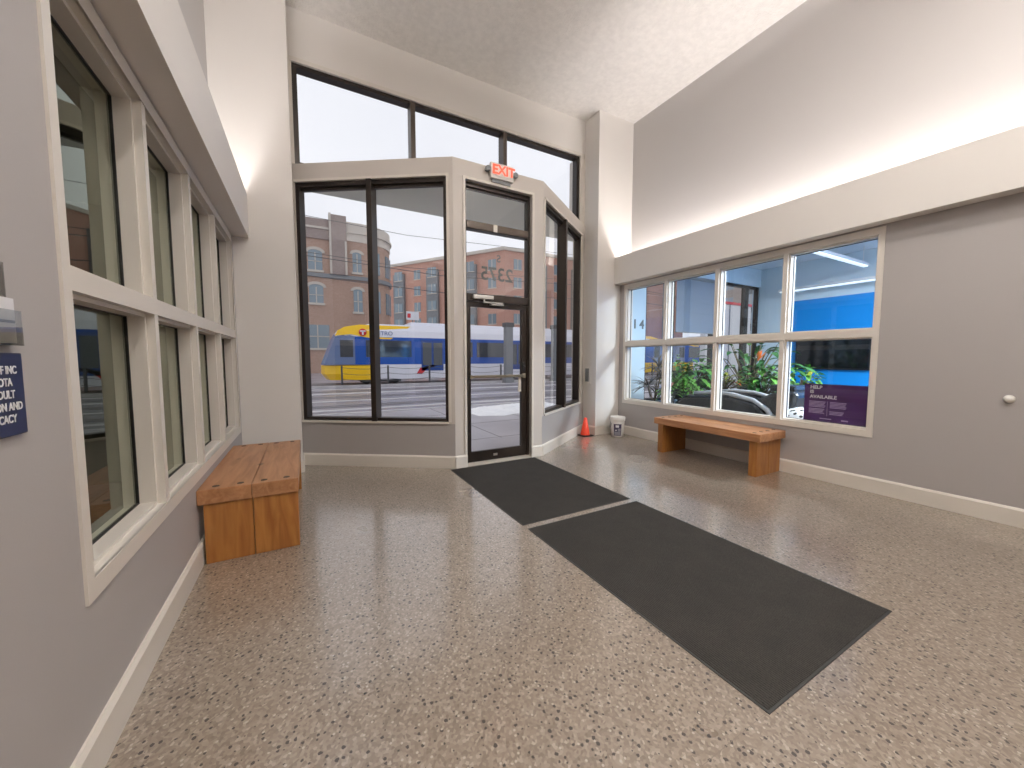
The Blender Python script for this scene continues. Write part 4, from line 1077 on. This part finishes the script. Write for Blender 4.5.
# apartment block: corner C0, left face running away, right face parallel to the street
def facade(r, o, P, u, n, ln, H, wall, storey=3.15, bay=4.6, win=M['bglass'], z00=.0, maxw=60, pale=False):
    """windows of one face; frame: s along, d outwards"""
    T = axes((*P, 0), (*u, 0), (*n, 0), (0, 0, 1)); cnt = 0
    s = 1.6; kb = 0
    while s < ln-2:
        wide = kb % 2 == 1
        if wide:
            MB().box(s-.2, s+2.6, 0, .5, 3.2, H-1.8, T=T).build('bay_cladding', M['baywin'], r, o)
        for f_ in range(int((H-1)/storey)):
            z = 1.2+f_*storey
            if cnt >= maxw: break
            d = .5 if wide and z > 3 else .0
            w_ = 2.0 if wide else 1.6
            q = MB(); q.box(s+.15, s+.15+w_, d-.02, d+.06, z, z+1.75, 0, T=T)
            q.box(s+.15+w_/2-.05, s+.15+w_/2+.05, d+.06, d+.09, z, z+1.75, 1, T=T); q.box(s+.05, s+.25+w_, d, d+.10, z-.14, z, 1, T=T)
            q.build('window', [win, M['stone']], r, o); cnt += 1
        s += bay; kb += 1
r = thing('apartment_block', 'long red brick apartment block with grey bays further down the street', 'building', (45, 65, ZG)); o = r.location[:]
C0 = Vector((30.7, 58.3)); dl = Vector((-.55, .835)); Hh = 20.0
poly = [tuple(C0), (78, 58.3), (78, 74), tuple(C0+dl*40+Vector((14, 9))), tuple(C0+dl*40)]
MB().prism(poly, ZG, Hh).build('wall', M['brick2'], r, o)
MB().prism([(C0.x-.3, C0.y-.3), (78.3, 58.0), (78.3, 74.3), tuple(C0+dl*40+Vector((14, 9))), tuple(C0+dl*40+Vector((-.3, 0)))], Hh, Hh+.5).build('parapet', M['stone'], r, o)
facade(r, o, tuple(C0), tuple(dl), (-.835, -.55), 34, Hh, None, bay=4.3, maxw=48)
facade(r, o, tuple(C0), (1, 0), (0, -1), 46, Hh, None, bay=4.3, maxw=48)
# pale brick building to the right
r = thing('pale_building', 'pale brick building seen through the office street window', 'building', (80, 39, ZG)); o = r.location[:]
MB().box(68, 92, 34, 44, ZG, 28).build('wall', M['brick3'], r, o)
MB().box(67.7, 92.3, 33.7, 44.3, 28, 28.6).build('parapet', M['stone'], r, o)
facade(r, o, (68, 34), (1, 0), (0, -1), 24, 28, None, bay=4.0, maxw=30, win=M['litglass'])
facade(r, o, (68, 44), (0, -1), (-1, 0), 10, 28, None, bay=4.0, maxw=18, win=M['litglass'])
# station shelter with red top
r = thing('station_shelter', 'pale station shelter with a red roof edge beyond the office window', 'shelter', (23.1, 15, ZG)); o = r.location[:]
MB().box(20.8, 25.4, 14.0, 14.35, ZG, 4.7, bev=.03).build('panel', M['whitemetal'], r, o)
MB().box(20.7, 25.5, 13.95, 14.4, 4.7, 4.85).build('roof_edge', M['tred'], r, o)
q = MB()
for k in range(1, 4): q.box(20.8+1.15*k-.03, 20.8+1.15*k+.03, 13.97, 14.0, ZG, 4.7)
q.build('panel_rib', M['midgrey'], r, o)

# ------------------------------------------------------------------ world, camera, view
w = bpy.data.worlds.new('overcast'); bpy.context.scene.world = w; w.use_nodes = True
nt = w.node_tree; bg = nt.nodes['Background']
tc = nt.nodes.new('ShaderNodeTexCoord'); n = nt.nodes.new('ShaderNodeTexNoise'); n.inputs['Scale'].default_value = 1.6; n.inputs['Detail'].default_value = 4
L(nt, tc.outputs['Generated'], n.inputs['Vector'])
rr = nt.nodes.new('ShaderNodeValToRGB'); rr.color_ramp.elements[0].color = (.84, .85, .96, 1); rr.color_ramp.elements[1].color = (.93, .94, 1.0, 1)
L(nt, n.outputs['Fac'], rr.inputs['Fac']); L(nt, rr.outputs['Color'], bg.inputs['Color']); bg.inputs['Strength'].default_value = 1.08

cam = bpy.data.cameras.new('camera'); co = bpy.data.objects.new('camera', cam); C.objects.link(co)
cam.sensor_width = 36; cam.sensor_fit = 'HORIZONTAL'; cam.lens = 374.0/1024*36; cam.clip_start = .02; cam.clip_end = 500
co.location = (0, 0, 1.38); co.rotation_euler = (PI/2-.0686, 0, -.5035)
sc = bpy.context.scene; sc.camera = co
sc.view_settings.view_transform = 'Standard'; sc.view_settings.look = 'None'; sc.view_settings.gamma = 1.0; sc.view_settings.exposure = 0.0
sc.view_settings.use_curve_mapping = False
sc.cycles.max_bounces = 10; sc.cycles.diffuse_bounces = 5; sc.cycles.glossy_bounces = 5; sc.cycles.transparent_max_bounces = 16
sc.cycles.caustics_reflective = False; sc.cycles.sample_clamp_indirect = 6
